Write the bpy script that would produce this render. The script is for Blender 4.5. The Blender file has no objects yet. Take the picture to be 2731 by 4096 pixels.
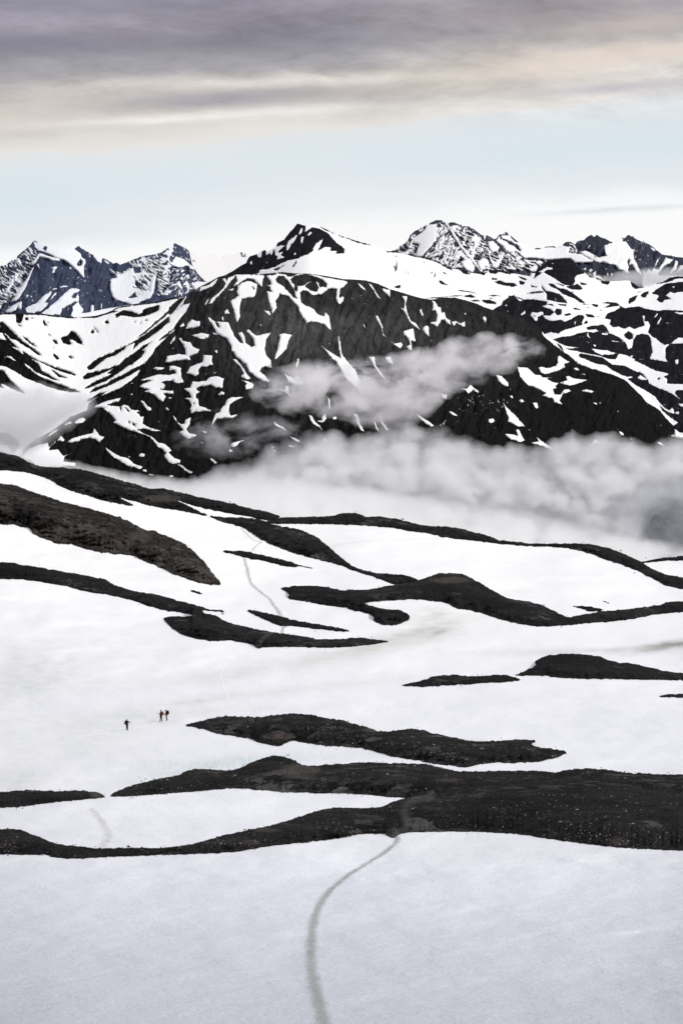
import bpy, math, random
import numpy as np
from mathutils import Vector, Matrix
from mathutils.geometry import delaunay_2d_cdt

random.seed(7)
rng = np.random.RandomState(11)
SC = bpy.context.scene
COL = SC.collection

# ------------------------------------------------------------------ camera
W, H = 2731.0, 4096.0
LENS, SENS = 70.0, 36.0
F = LENS / SENS * H                       # focal length in photograph pixels
HORIZON = 1100.0                          # row of eye level
PITCH = -math.atan((H / 2 - HORIZON) / F)
cam_d = bpy.data.cameras.new("camera")
cam_d.sensor_fit = 'VERTICAL'; cam_d.sensor_height = SENS; cam_d.lens = LENS
cam_d.clip_start = 1.0; cam_d.clip_end = 80000.0
cam = bpy.data.objects.new("camera", cam_d); COL.objects.link(cam)
cam.rotation_euler = (math.pi / 2 + PITCH, 0, 0)
SC.camera = cam
CP, SP = math.cos(PITCH), math.sin(PITCH)

def pos(x, y, D):
    """sight line through (x, y) followed to the distance D north of the viewpoint"""
    x = np.asarray(x, float); y = np.asarray(y, float); D = np.asarray(D, float)
    u = (x - W / 2) / F; v = (H / 2 - y) / F
    Y = CP - SP * v; Z = SP + CP * v
    k = D / Y
    return np.stack([u * k, D + 0 * u, Z * k], -1)

# ------------------------------------------------------------------ noise
_perm = rng.permutation(256); _perm = np.concatenate([_perm, _perm])
_ga = rng.rand(256) * 2 * math.pi
_gx, _gy = np.cos(_ga), np.sin(_ga)
def perlin(x, y, seed=0):
    x = np.asarray(x, float) + seed * 17.31; y = np.asarray(y, float) + seed * 7.77
    xi = np.floor(x).astype(int); yi = np.floor(y).astype(int)
    xf = x - xi; yf = y - yi
    xi &= 255; yi &= 255
    u = xf * xf * xf * (xf * (xf * 6 - 15) + 10); v = yf * yf * yf * (yf * (yf * 6 - 15) + 10)
    def g(ix, iy, dx, dy):
        h = _perm[_perm[ix & 255] + (iy & 255)]
        return _gx[h] * dx + _gy[h] * dy
    a = g(xi, yi, xf, yf); b = g(xi + 1, yi, xf - 1, yf)
    c = g(xi, yi + 1, xf, yf - 1); d = g(xi + 1, yi + 1, xf - 1, yf - 1)
    return 1.5 * ((a + u * (b - a)) + v * ((c + u * (d - c)) - (a + u * (b - a))))
def fbm(x, y, oct=4, seed=0, gain=.5):
    s = 0; a = 1.0; f = 1.0; n = 0
    for i in range(oct):
        s = s + a * perlin(x * f, y * f, seed + i * 3.7); n += a; a *= gain; f *= 2.03
    return s / n
def ridged(x, y, oct=4, seed=0):
    s = 0; a = 1.0; f = 1.0; n = 0
    for i in range(oct):
        s = s + a * (1 - 2 * np.abs(perlin(x * f, y * f, seed + i * 3.7))); n += a; a *= .5; f *= 2.1
    return s / n
def sst(a, b, x):
    t = np.clip((x - a) / (b - a), 0, 1); return t * t * (3 - 2 * t)

# ------------------------------------------------------------------ traced outlines
CROPS = {'A1': (0, 860, 2.24), 'A2': (677, 860, 2.24), 'A3': (1354, 860, 2.24), 'A4': (2031, 860, 2.24),
         'B1': (0, 1400, 2.24), 'B2': (677, 1400, 2.24), 'B3': (1354, 1400, 2.24), 'B4': (2031, 1400, 2.24),
         'C1': (0, 1750, 1.12), 'C2': (1331, 1750, 1.12), 'E1': (0, 2700, 1.12), 'E2': (1331, 2700, 1.12),
         'D': (0, 0, 0.57415)}
def P(*segs):
    """P('A1', (x,y), (x,y), 'B1', (x,y)...) -> array of survey coordinates"""
    out = []; c = None
    for s in segs:
        if isinstance(s, str): c = CROPS[s]; continue
        x = c[0] + s[0] / c[2]; y = c[1] + s[1] / c[2]
        if x < 3: x = -170.0
        if x > 2727: x = 2900.0
        out.append((x, y))
    return np.array(out)
def PS(text):
    """the same from a compact string: 'A1 300 240 330 245 B1 ...'"""
    segs = []; num = []
    for t in text.split():
        if t[0] in 'ABCDE': segs.append(t)
        else:
            num.append(float(t))
            if len(num) == 2: segs.append(tuple(num)); num = []
    return P(*segs)

def sdf(px, py, poly, chunk=40000):
    """signed distance, positive inside"""
    x1 = poly[:, 0]; y1 = poly[:, 1]; x2 = np.roll(x1, -1); y2 = np.roll(y1, -1)
    ex = x2 - x1; ey = y2 - y1; L = ex * ex + ey * ey + 1e-9
    out = np.empty(len(px))
    for s in range(0, len(px), chunk):
        X = px[s:s + chunk, None]; Y = py[s:s + chunk, None]
        t = np.clip(((X - x1) * ex + (Y - y1) * ey) / L, 0, 1)
        d = np.min((X - x1 - t * ex) ** 2 + (Y - y1 - t * ey) ** 2, 1) ** .5
        c = ((y1 > Y) != (y2 > Y)) & (X < (x2 - x1) * (Y - y1) / (np.where(np.abs(y2 - y1) < 1e-9, 1e-9, y2 - y1)) + x1)
        ins = (np.sum(c, 1) & 1) == 1
        out[s:s + chunk] = np.where(ins, d, -d)
    return out
def dist_line(px, py, line):
    x1 = line[:-1, 0]; y1 = line[:-1, 1]; ex = line[1:, 0] - x1; ey = line[1:, 1] - y1; L = ex * ex + ey * ey + 1e-9
    best = np.full(px.shape, 1e9); 
    for i in range(len(x1)):
        t = np.clip(((px - x1[i]) * ex[i] + (py - y1[i]) * ey[i]) / L[i], 0, 1)
        best = np.minimum(best, np.hypot(px - x1[i] - t * ex[i], py - y1[i] - t * ey[i]))
    return best

def chaikin(p, closed=True, n=1):
    for _ in range(n):
        q = np.roll(p, -1, 0) if closed else p[1:]
        b = p if closed else p[:-1]
        a = .78 * b + .22 * q; c = .22 * b + .78 * q
        r = np.empty((len(a) * 2, 2)); r[0::2] = a; r[1::2] = c
        if not closed: r = np.vstack([p[:1], r, p[-1:]])
        p = r
    return p
def resample(p, step, closed=True):
    q = np.vstack([p, p[:1]]) if closed else p
    d = np.hypot(*np.diff(q, axis=0).T); s = np.concatenate([[0], np.cumsum(d)])
    n = max(6, int(s[-1] / step))
    t = np.linspace(0, s[-1], n, endpoint=not closed)
    return np.stack([np.interp(t, s, q[:, 0]), np.interp(t, s, q[:, 1])], 1)

# ------------------------------------------------------------------ objects
def tag(o, label=None, cat=None, group=None, kind=None):
    if label: o['label'] = label
    if cat: o['category'] = cat
    if group: o['group'] = group
    if kind: o['kind'] = kind
    return o
def mesh_np(name, V, faces, mat, parent=None, smooth=True, attrs=None, cols=None):
    me = bpy.data.meshes.new(name)
    V = np.asarray(V, np.float32); faces = np.asarray(faces, np.int32)
    k = faces.shape[1]
    me.vertices.add(len(V)); me.vertices.foreach_set('co', V.ravel())
    me.loops.add(faces.size); me.loops.foreach_set('vertex_index', faces.ravel())
    me.polygons.add(len(faces))
    me.polygons.foreach_set('loop_start', np.arange(0, faces.size, k, dtype=np.int32))
    me.polygons.foreach_set('loop_total', np.full(len(faces), k, np.int32))
    me.polygons.foreach_set('use_smooth', np.full(len(faces), smooth))
    me.update(calc_edges=True)
    for n, a in (attrs or {}).items():
        at = me.attributes.new(n, 'FLOAT', 'POINT'); at.data.foreach_set('value', np.asarray(a, np.float32).ravel())
    for n, a in (cols or {}).items():
        at = me.attributes.new(n, 'FLOAT_COLOR', 'POINT')
        c = np.ones((len(V), 4), np.float32); c[:, :3] = a
        at.data.foreach_set('color', c.ravel())
    me.materials.append(mat)
    o = bpy.data.objects.new(name, me); COL.objects.link(o)
    if parent: o.parent = parent
    return o
def grid_faces(nr, nc):
    i = np.arange(nr - 1)[:, None] * nc + np.arange(nc - 1)[None, :]
    i = i.ravel()
    return np.stack([i, i + 1, i + nc + 1, i + nc], 1)

# ------------------------------------------------------------------ node helpers
def new_mat(name):
    m = bpy.data.materials.new(name); m.use_nodes = True
    nt = m.node_tree; nt.nodes.clear()
    return m, nt
def N(nt, t, **kw):
    n = nt.nodes.new(t)
    for k, v in kw.items():
        if k[0] == '_': n.inputs[k[1:]].default_value = v
        elif k[0] == 'i' and k[1:].isdigit(): n.inputs[int(k[1:])].default_value = v
        else: setattr(n, k, v)
    return n
def L(nt, a, b): nt.links.new(a, b)
def math_n(nt, op, a, b=None, c=None, clamp=False):
    n = nt.nodes.new('ShaderNodeMath'); n.operation = op; n.use_clamp = clamp
    for i, v in enumerate((a, b, c)):
        if v is None: continue
        if isinstance(v, (int, float)): n.inputs[i].default_value = v
        else: nt.links.new(v, n.inputs[i])
    return n.outputs[0]
def mixc(nt, fac, a, b, blend='MIX'):
    n = nt.nodes.new('ShaderNodeMix'); n.data_type = 'RGBA'; n.blend_type = blend
    for s, v in ((0, fac), (6, a), (7, b)):
        if isinstance(v, (int, float)): n.inputs[s].default_value = v
        elif isinstance(v, tuple): n.inputs[s].default_value = (*v, 1)
        else: nt.links.new(v, n.inputs[s])
    return n.outputs[2]
def ramp(nt, src, pts):
    n = nt.nodes.new('ShaderNodeValToRGB'); cr = n.color_ramp
    while len(cr.elements) > 1: cr.elements.remove(cr.elements[-1])
    for i, (p, c) in enumerate(pts):
        e = cr.elements[0] if i == 0 else cr.elements.new(p)
        e.position = p; e.color = (c, c, c, 1) if isinstance(c, (int, float)) else (*c, 1)
    nt.links.new(src, n.inputs[0]); return n.outputs[0]
def noise(nt, vec, scale, detail=4, rough=.55, dist=0):
    n = nt.nodes.new('ShaderNodeTexNoise'); n.inputs['Scale'].default_value = scale
    n.inputs['Detail'].default_value = detail; n.inputs['Roughness'].default_value = rough
    n.inputs['Distortion'].default_value = dist
    nt.links.new(vec, n.inputs['Vector']); return n.outputs['Fac']
def mapping(nt, vec, scale=(1, 1, 1), rot=(0, 0, 0), loc=(0, 0, 0)):
    n = nt.nodes.new('ShaderNodeMapping'); n.inputs['Scale'].default_value = scale
    n.inputs['Rotation'].default_value = rot; n.inputs['Location'].default_value = loc
    nt.links.new(vec, n.inputs['Vector']); return n.outputs[0]
def s2l(r, g, b):
    f = lambda c: (c / 255 / 12.92) if c / 255 <= .04045 else ((c / 255 + .055) / 1.055) ** 2.4
    return (f(r), f(g), f(b))
# ------------------------------------------------------------------ mountain outlines and the snow lying on them
SIL_FL = PS("A1 0 520 50 450 100 410 145 395 160 365 220 315 270 275 300 235 315 230 340 242 400 265 440 287 500 297 570 300 640 280 690 270 715 285 760 315 830 355 900 375 960 400 1020 435 1048 425 1080 445 1130 425 1200 398 1260 375 1300 365 1380 355 1450 335 1480 310 1530 285 1560 260 A2 52 250 100 275 150 300 180 325 180 395 220 470 260 530 310 580 350 610 420 680")
FL = """s A1 300 240 330 245 400 268 430 290 500 297 570 300 640 282 690 272 700 285 670 300 690 320 725 345 735 380 765 400 770 430 755 460 755 520 762 560 740 555 700 510 660 470 610 430 560 400 500 380 440 350 400 330 375 322 345 315 320 285
r A1 385 300 405 282 425 290 410 325
r A1 690 440 720 400 740 420 730 450 705 460
m A1 0 500 150 375 300 240 350 340 320 430 290 500 200 700 90 800 0 880 ; -0.20 -52 .3 1.6
s A1 350 345 380 345 440 370 530 390 540 410 470 405 400 385 355 375 320 430 295 450 290 430 320 385
s A1 310 460 280 540 250 610 215 680 180 740 150 770 90 780 140 730 160 680 200 620 250 560 290 480
s A1 330 435 345 440 360 480 350 480
s A1 465 470 490 460 520 465 500 490 485 525 465 525 475 495
s A1 470 560 480 575 486 592 476 585
s A1 790 535 815 530 830 505 828 530 815 540 832 555 820 562
s A1 860 620 870 620 886 645 885 665 875 655
s A1 810 697 880 722 940 735 900 742 840 718
s A1 230 830 330 790 390 725 430 700 465 675 460 710 400 790 440 780 420 820 380 850 330 880 240 870
s A1 470 662 520 652 510 665 480 675
s A1 530 648 570 635 612 632 610 642 560 650
s A1 450 765 490 700 515 685 500 715 460 760
s A1 370 880 430 840 500 780 560 720 620 670 650 655 700 662 725 670 700 690 670 700 640 740 680 745 697 700 710 740 705 780 730 820 755 850 720 895 640 905 640 885 660 850 650 820 700 780 680 770 620 810 560 850 540 900 420 895
s A1 810 870 815 808 840 800 845 850 832 872
s A1 905 740 921 745 916 850 905 830
s A1 880 755 898 755 890 772
s A1 50 870 100 820 150 790 195 770 200 830 190 850 160 820 140 860 100 880
s A1 0 800 20 800 10 840 0 850
s A1 60 660 130 570 120 620 80 680 40 740
s A1 960 560 985 570 1040 560 1040 520 1080 530 1130 500 1195 470 1205 520 1250 520 1290 480 1340 540 1400 550 1390 620 1375 700 1350 740 1300 770 1210 800 1100 790 1000 740 1005 710 975 640 980 600
m A1 1180 540 1400 520 1350 700 1200 760 1180 640 ; 0.02 -35 .45 1.5
r A1 1150 745 1210 700 1225 735 1180 745
s A1 830 355 920 380 915 430 905 455 880 420
m A1 920 380 1048 430 1200 400 1450 335 1568 240 1568 720 1400 740 1400 560 1300 520 1200 470 1100 520 1000 540 950 450 ; -0.08 -50 .32 1.3
r A1 940 440 1040 430 1150 425 1190 460 1130 490 1080 520 1040 500 1000 490
s A1 1440 540 1480 490 1530 420 1520 460 1480 530
s A1 1240 410 1290 370 1310 385 1300 410
m A1 780 380 900 420 1000 560 990 700 1030 760 1150 790 800 800 760 500 ; -0.68 -60 .4 2.
s A2 0 290 40 262 30 330 0 360
s A2 60 290 100 340 80 320
s A2 20 440 60 370 100 380 150 410 210 460 230 490 190 480 150 450 130 460 80 480 30 450
r A2 50 258 100 280 175 330 180 370 150 390 100 350 60 300
m A2 0 460 150 470 240 500 340 600 250 660 150 745 0 745 ; -0.3 55 .34 1.4
s A2 80 595 95 595 120 660 122 680 100 660 60 630 50 625
s A2 145 585 165 590 185 650 180 690 165 660
s A2 155 540 185 530 190 570 165 560
s A2 200 605 220 600 235 635 225 660
s A2 240 565 270 610 280 620 265 615
s A1 640 905 720 885 900 850 1000 830 1200 800 1200 900 700 930"""
SIL_PALE = PS("A2 -200 360 100 345 200 325 260 350 290 365 380 352 430 350 465 375 520 360 560 362 620 340 650 333 700 345 760 352 900 330 1000 380")
PALE = """r A2 635 345 645 335 655 335 652 355 665 370 672 342 690 375 675 372 655 378
r A2 455 360 470 370 465 385
r A2 280 360 300 365 285 370
m A2 560 480 650 440 700 470 600 520 ; 0.44 -35 .8 2.2
m A2 150 380 240 400 240 440 180 430 ; 0.32 45 .8 2.2"""
SIL_FR = PS("A3 400 330 480 320 520 305 560 270 600 250 630 210 640 175 680 145 720 125 780 95 820 70 860 50 900 43 930 50 960 70 985 70 1030 65 1080 85 1120 100 1160 100 1220 135 1270 175 1290 185 1320 175 1370 205 1405 215 1440 170 1460 175 1500 152 1540 185 A4 0 165 20 185 50 205 75 230 105 250 170 278 235 297 300 298 340 280 420 280 430 293 480 270 510 245 560 240 600 265 620 235 680 225 720 185 745 178 770 195 795 178 830 200 880 215 920 240 955 255 985 220 1010 200 1035 210 1075 178 1110 192 1180 205 1240 250 1300 290 1350 330 1380 355 1440 360 1500 375 1530 375 1568 410")
FR = """m A3 400 330 600 240 640 170 780 90 800 110 690 200 720 290 700 380 480 340 ; -0.18 -40 .4 1.2
s A3 790 90 860 80 890 110 890 170 870 230 830 280 790 320 740 380 690 370 700 320 720 270 660 240 640 250 680 200 740 160 780 120
m A3 860 50 960 80 1000 160 1060 240 1120 310 1200 420 1250 480 1000 490 800 400 740 385 870 240 ; -0.02 42 .34 1.2
m A3 980 70 1160 100 1270 175 1400 300 1568 340 1568 520 1250 500 1060 220 ; -0.20 -60 .34 1.4
r A3 960 70 985 70 1060 200 1020 190
s A3 985 90 1020 130 1060 200 1110 280 1180 360 1240 450 1290 510 1270 510 1220 450 1160 380 1090 290 1030 200 990 120
s A3 1100 420 1170 380 1200 430 1220 480 1190 520 1150 500 1110 460
s A3 1190 200 1230 180 1275 215 1260 230 1240 260 1215 340 1200 420 1180 380 1200 320 1220 250
s A3 1240 420 1290 380 1340 410 1350 460 1300 470 1280 510 1250 460
s A3 1330 240 1380 230 1440 290 1420 330 1370 340 1350 300
s A3 1335 290 1360 370 1395 440 1440 380 1490 320 1470 380 1430 470 1400 480 1360 420 1340 360
s A3 1410 230 1440 190 1500 180 1568 230 1568 330 1500 330 1460 270
r A3 1440 170 1470 210 1530 230 1568 250 1568 270 1500 240 1450 215
r A3 1480 165 1500 152 1520 158 1530 180 1490 178
s A3 1500 340 1568 370 1550 420 1520 400
s A3 1290 190 1320 180 1310 220 1300 230
s A3 1110 140 1135 105 1130 160 1115 190
s A3 1000 100 1040 95 1070 85 1060 110 1030 140
s A4 0 170 60 240 105 250 170 278 235 300 300 302 340 290 430 295 480 272 560 290 540 340 600 345 660 350 690 370 760 405 880 430 870 435 760 410 740 430 600 430 560 395 480 395 430 400 330 405 250 385 140 390 110 350 80 330 40 340 0 340
r A4 0 232 40 245 90 280 115 320 100 325 50 275 0 262
r A4 40 205 60 215 75 232 50 230
r A4 230 300 300 295 280 308 240 308
m A4 0 340 80 335 140 390 350 405 250 520 0 500 ; -0.04 -62 .4 1.4
s A4 200 420 210 400 200 440
s A4 230 450 250 440 240 480 215 510 205 495
m A4 480 250 560 240 620 235 700 300 860 290 870 370 700 330 600 345 540 340 545 290 ; -0.14 -45 .36 1.2
r A4 600 262 680 225 745 178 830 200 880 215 900 240 860 270 860 310 880 370 840 360 820 375 760 340 700 310 680 320 620 330
m A4 620 235 700 220 850 330 700 310 ; -0.38 45 .4 1.8
s A4 860 275 920 250 1000 240 1050 235 1090 290 1120 320 1130 400 1160 450 1200 545 1180 540 1155 510 1110 450 1080 440 1095 400 1075 390 1060 420 1080 460 1070 500 1090 525 1060 520 1000 490 930 440 860 430 790 390 830 375 880 360
m A4 930 380 1040 330 1090 370 1060 420 1070 500 1000 480 940 420 ; 0.42 40 .5 1.5
s A4 690 320 740 340 800 370 880 430 820 425 740 400 680 370 640 330
s A4 985 225 1010 205 1030 225 1000 245 965 250
s A4 1120 200 1180 210 1250 265 1170 225 1140 215
s A4 1270 290 1300 300 1325 325 1300 325
s A4 1330 410 1370 360 1350 400 1320 460 1305 480
s A4 1340 490 1380 430 1410 380 1450 395 1480 400 1440 440 1390 460 1350 520
s A4 1450 520 1480 450 1500 400 1520 420 1500 490 1450 530
s A4 1500 520 1540 450 1560 420 1568 430 1540 500
s A4 1405 505 1440 460 1430 490
s A4 1200 550 1210 490 1230 520 1260 480 1280 510 1300 480 1350 490 1340 540 1568 545 1568 660 1200 660
s A4 665 480 700 470 690 500
s A4 720 500 740 480 760 490 740 515
s A4 760 520 790 500 780 540 820 545 860 580 760 580
s A4 180 560 210 520 260 525 250 580"""
SIL_M = PS("A2 400 600 480 550 560 505 590 490 640 455 690 430 700 400 720 370 770 355 785 345 795 350 825 320 860 315 880 330 930 300 955 285 970 250 1030 220 1070 165 1120 110 1150 75 1190 88 1220 95 1285 80 1330 95 1400 125 1480 165 1568 198 A3 80 205 160 232 270 262 400 290 470 312 550 340 640 365 690 378 740 385 830 405 900 435 960 460 1030 485 1090 485 1140 500 1180 520 1240 515 1290 510 1350 495 1430 490 1500 505 A4 0 520 60 525 150 540 200 553 235 565 245 510 260 485 300 455 360 415 410 400 450 395 560 388 575 410 620 460 670 505 720 540 770 565 800 563 820 590 930 593 1040 588 1095 590 1180 655 1225 650 1300 618 1380 600 1440 565 1500 550 1568 545")
MM = """r A2 560 530 590 490 640 455 690 430 700 400 720 370 770 355 785 345 795 380 825 380 830 330 860 315 870 360 900 340 915 370 930 310 945 320 950 360 975 370 960 400 1030 380 1000 360 1020 330 970 340 1000 300 1050 270 955 285 970 250 1030 220 1070 165 1120 110 1150 70 1190 88 1220 105 1215 150 1240 140 1280 110 1340 120 1400 150 1430 170 1460 210 1520 270 1568 300 1568 340 1490 345 1500 320 1440 320 1450 290 1400 285 1330 320 1380 210 1310 260 1290 290 1290 320 1240 355 1200 360 1150 390 1060 410 1000 435 950 465 870 490 810 490 800 520 740 540
s A2 1065 235 1100 210 1145 175 1130 215 1110 250 1090 260 1070 310 1050 320 1050 280
s A2 1180 120 1195 115 1190 150 1165 180 1160 165
s A2 1180 200 1205 190 1190 255 1178 240
s A2 1235 180 1265 145 1275 160 1250 185
s A2 725 420 740 410 740 445 728 440
s A2 1120 340 1135 335 1130 360 1115 358
s A2 950 290 985 280 1020 265 980 300 940 310
r A2 480 560 560 505 600 490 590 540 500 570
r A2 930 490 1030 450 960 500 ; 
r A2 1100 465 1145 400 1140 425 1115 465
r A2 1285 78 1340 90 1400 120 1480 160 1568 192 1568 203 1470 170 1400 137
r A3 0 176 80 201 160 230 270 260 380 284 470 310 430 303 330 275 270 272 170 250 80 215 0 188
r A3 425 325 520 326 550 338 555 348 500 335 430 332
r A3 0 270 30 280 55 320 40 345 0 345
r A3 740 415 800 425 825 445 835 490 800 460 760 450
r A3 825 432 870 455 900 487 870 475 850 455
r A3 868 490 880 492 895 515 885 508
r A3 925 505 970 530 940 525
r A3 690 376 740 385 830 403 960 458 1010 483 1012 500 975 480 900 440 830 412 740 390
r A3 1060 488 1100 483 1150 503 1175 533 1120 525 1090 500
r A3 1180 522 1240 515 1280 508 1300 520 1330 510 1300 540 1260 530 1220 525
r A3 1340 497 1430 485 1500 500 1545 525 1540 535 1480 520 1430 510 1400 528 1350 520
r A3 645 610 700 578 750 585 760 610 820 625 750 640 700 630
r A3 745 572 790 595 815 620 760 595
r A3 490 610 555 607 565 630 545 655 500 650
r A3 510 560 545 552 550 568 515 570
r A3 555 518 575 518 570 526
r A3 500 365 525 366 520 371 505 371
r A3 715 465 750 475 735 482
r A3 620 470 700 486 770 512 700 497 630 480
r A3 645 432 690 435 690 440 650 437
r A3 680 408 700 410 700 415
r A3 810 535 840 545 835 550
r A3 560 615 605 620 600 626
r A3 605 580 618 582 612 588
r A3 875 575 920 590 980 628 920 620 880 595
r A3 1365 560 1420 570 1410 582 1375 578
r A3 1390 600 1440 585 1480 605 1568 610 1568 640 1500 635 1430 620
r A3 1070 672 1150 680 1235 703 1180 695 1080 680
r A3 1130 718 1180 712 1225 735 1190 742 1120 730
r A3 920 728 1050 720 1130 724 1050 729
r A3 760 744 900 735 1050 742 1050 748 900 747
r A3 1280 765 1330 758 1400 775 1410 800 1340 795 1290 780
r A3 1180 765 1240 758 1260 775 1200 775
r A3 1340 722 1400 719 1440 727 1380 729
r A3 1340 742 1380 744 1370 752
r A3 1380 850 1460 800 1470 770 1540 725 1568 718 1568 1000 1400 900
s A3 1490 808 1510 795 1500 820
s A3 1508 855 1530 870 1528 882 1512 870
m A3 450 380 900 440 900 640 450 640 ; 0.54 12 .8 3.
r A4 225 575 245 505 260 480 300 450 360 410 410 395 450 390 560 383 575 405 620 455 670 500 680 522 610 540 590 570 600 600 565 635 500 625 460 600 400 560 340 525 310 510 270 545
s A4 275 510 320 480 350 465 400 475 395 487 340 495 310 515
s A4 385 432 410 434 395 441
r A4 665 500 720 535 770 562 765 570 720 552
r A4 795 560 822 590 800 580 780 570
r A4 825 598 870 592 910 600 890 628 840 615
r A4 1095 588 1130 605 1180 655 1140 665 1105 640
r A4 640 605 700 615 705 628 650 625
r A4 515 640 590 630 620 615 650 640 670 660 640 675 560 665
r A4 425 610 500 630 490 640
r A4 355 615 400 615 440 650 500 660 560 690 620 730 690 775 735 770 735 795 640 785 600 750 540 730 480 700 430 660 380 640
r A4 295 630 340 680 400 690 460 710 500 745 530 790 440 780 345 760 345 710 310 670
s A4 420 740 435 765 425 765
r A4 160 705 240 683 310 683 315 695 250 702
r A4 90 550 130 560 170 575 160 585 110 570
r A4 95 590 150 600 140 625 105 620
r A4 0 605 50 610 80 635 30 645 0 635
r A4 200 630 255 640 250 652 210 645
r A4 0 520 30 525 25 535 0 530
r A4 150 538 200 550 180 550
r A4 560 685 690 693 650 700 570 695
r A4 700 710 800 704 720 718
r A4 785 740 870 710 910 713 830 745
r A4 690 750 790 744 700 760
r A4 740 768 830 770 810 780
r A4 640 720 720 721 660 729
r A4 730 680 780 674 770 684
r A4 700 828 740 826 710 834
r A4 660 800 730 790 760 800 690 806
m A4 560 670 850 670 1000 780 700 800 ; 0.37 -8 .8 4.
r A4 865 925 890 880 950 860 1000 830 990 800 960 785 900 778 835 788 920 800 850 830 900 825 1000 812 1035 835 1080 830 1160 818 1230 840 1310 855 1350 860 1400 850 1568 875 1568 1120 1500 1110 1450 1155 1400 1165 1350 1130 1290 1090 1250 1050 1270 990 1250 950 1215 950 1220 990 1130 1020 1080 1000 1040 1020 990 1000 940 1005 905 980 920 940
s A4 1305 920 1330 880 1340 885 1325 915
s A4 1330 985 1350 940 1365 910 1370 930 1350 975
s A4 1200 905 1225 902 1215 950 1208 950
s A4 1480 870 1560 885 1520 889
r A4 1035 1075 1075 1040 1115 1060 1115 1105 1085 1118 1050 1100
r A4 1110 1180 1120 1120 1150 1075 1200 1065 1250 1075 1285 1120 1290 1230 1270 1290 1140 1290 1100 1250
r A4 1400 1240 1410 1190 1450 1155 1520 1150 1568 1160 1568 1344 1440 1344 1405 1290
s A4 1495 1300 1525 1290 1520 1344 1495 1344
r A4 0 725 40 722 140 755 200 755 290 765 350 775 340 795 400 800 410 820 350 800 300 820 370 840 415 870 370 905 310 900 330 930 390 950 470 935 500 960 560 935 620 895 670 895 680 920 660 960 665 985 600 1000 580 1010 500 1030 450 1060 380 1050 330 1065 200 1060 0 1010
s A4 65 735 130 765 100 770
s A4 110 890 150 855 155 880 120 900
s A4 200 900 215 870 250 875 310 865 320 890 265 910 260 950 240 945 220 915
r A4 225 900 250 900 240 915
s A4 590 960 610 945 600 985
r A4 415 870 430 840 480 845 475 890 440 900
r A4 440 797 520 800 515 815 460 810
r A4 500 890 550 878 570 895 510 905
r A4 580 828 655 845 640 852 590 845
r A4 690 885 760 893 775 918 710 915
r A4 745 795 810 805 800 825 760 815
r A4 805 850 840 846 835 856
r A4 675 975 700 940 715 965 690 975
r A4 695 1010 730 995 805 990 850 978 880 1010 900 1050 830 1045 780 1025 710 1028
r A4 790 905 820 908 800 912
r A4 400 1115 480 1090 560 1085 640 1055 730 1045 760 1055 810 1040 900 1055 970 1085 1015 1110 1060 1160 1070 1205 1110 1190 1140 1290 1300 1300 1440 1318 1440 1344 1220 1330 1060 1260 920 1225 770 1200 640 1190 500 1170
s A4 705 1065 720 1050 715 1075 735 1108 710 1090
s A4 835 1058 895 1060 890 1073 840 1070
s A4 925 1125 1000 1135 990 1140 930 1133
s A4 763 1160 785 1160 785 1180 768 1178
r A4 505 1200 640 1190 740 1195 800 1240 900 1255 850 1265 960 1240 990 1240 980 1300 900 1290 820 1260 700 1240 620 1220
r A4 1225 650 1300 618 1380 600 1440 565 1500 543 1568 540 1568 563 1500 570 1440 600 1380 612 1300 625
r A4 1285 700 1340 660 1400 620 1450 610 1540 600 1568 590 1568 660 1520 690 1480 700 1450 690 1410 720 1460 755 1400 760 1370 790 1330 760 1350 720 1300 710
s A4 1460 640 1490 640 1480 652
r A4 1185 720 1220 690 1255 680 1255 700 1225 740 1195 735
r A4 1075 780 1085 745 1155 718 1135 765 1080 795
r A4 1155 690 1185 682 1165 697
r B4 640 30 760 50 1000 100 1250 80 1440 108 1568 60 1568 1500 1200 1500 900 900 600 120
s B4 480 0 540 20 600 50 700 85 780 120 880 140 920 175 1020 225 1060 240 1115 240 1110 247 1070 260 1120 300 1180 335 1240 370 1320 420 1350 470 1400 520 1440 540 1470 515 1490 570 1440 560 1350 500 1380 550 1430 590 1520 650 1480 680 1400 600 1360 540 1300 505 1235 465 1180 400 1100 320 1040 265 920 215 800 185 660 140 620 120 560 60
s B4 840 65 900 80 960 85 985 40 1050 45 1130 95 1210 130 1300 180 1440 215 1390 240 1425 260 1420 300 1460 305 1568 305 1568 345 1500 360 1490 390 1550 450 1480 400 1400 360 1340 340 1260 300 1250 270 1200 210 1120 180 1040 140 930 130 880 90
r B4 1335 255 1355 245 1360 258 1342 268
s B4 1155 250 1180 222 1250 270 1180 265
s B4 765 0 880 0 920 20 840 45 780 20
s B4 1085 55 1120 45 1105 68
s A4 1275 1110 1320 1100 1360 1150 1410 1180 B4 1405 70 1430 105 1340 90 1268 72 A4 1290 1230
s A4 1450 1155 1520 1098 1560 1130 1568 1155 1500 1150
s B4 1495 90 1525 85 1520 130 1497 125
s B4 1490 705 1530 740 1568 770 1568 830 1520 790 1450 768 1490 755
s B4 1525 480 1568 510 1568 525 1540 505
s B4 1495 560 1530 548 1525 575 1500 575
s B4 1510 990 1568 985 1568 1015 1530 1005
s B4 1280 170 1310 168 1300 176"""
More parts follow.
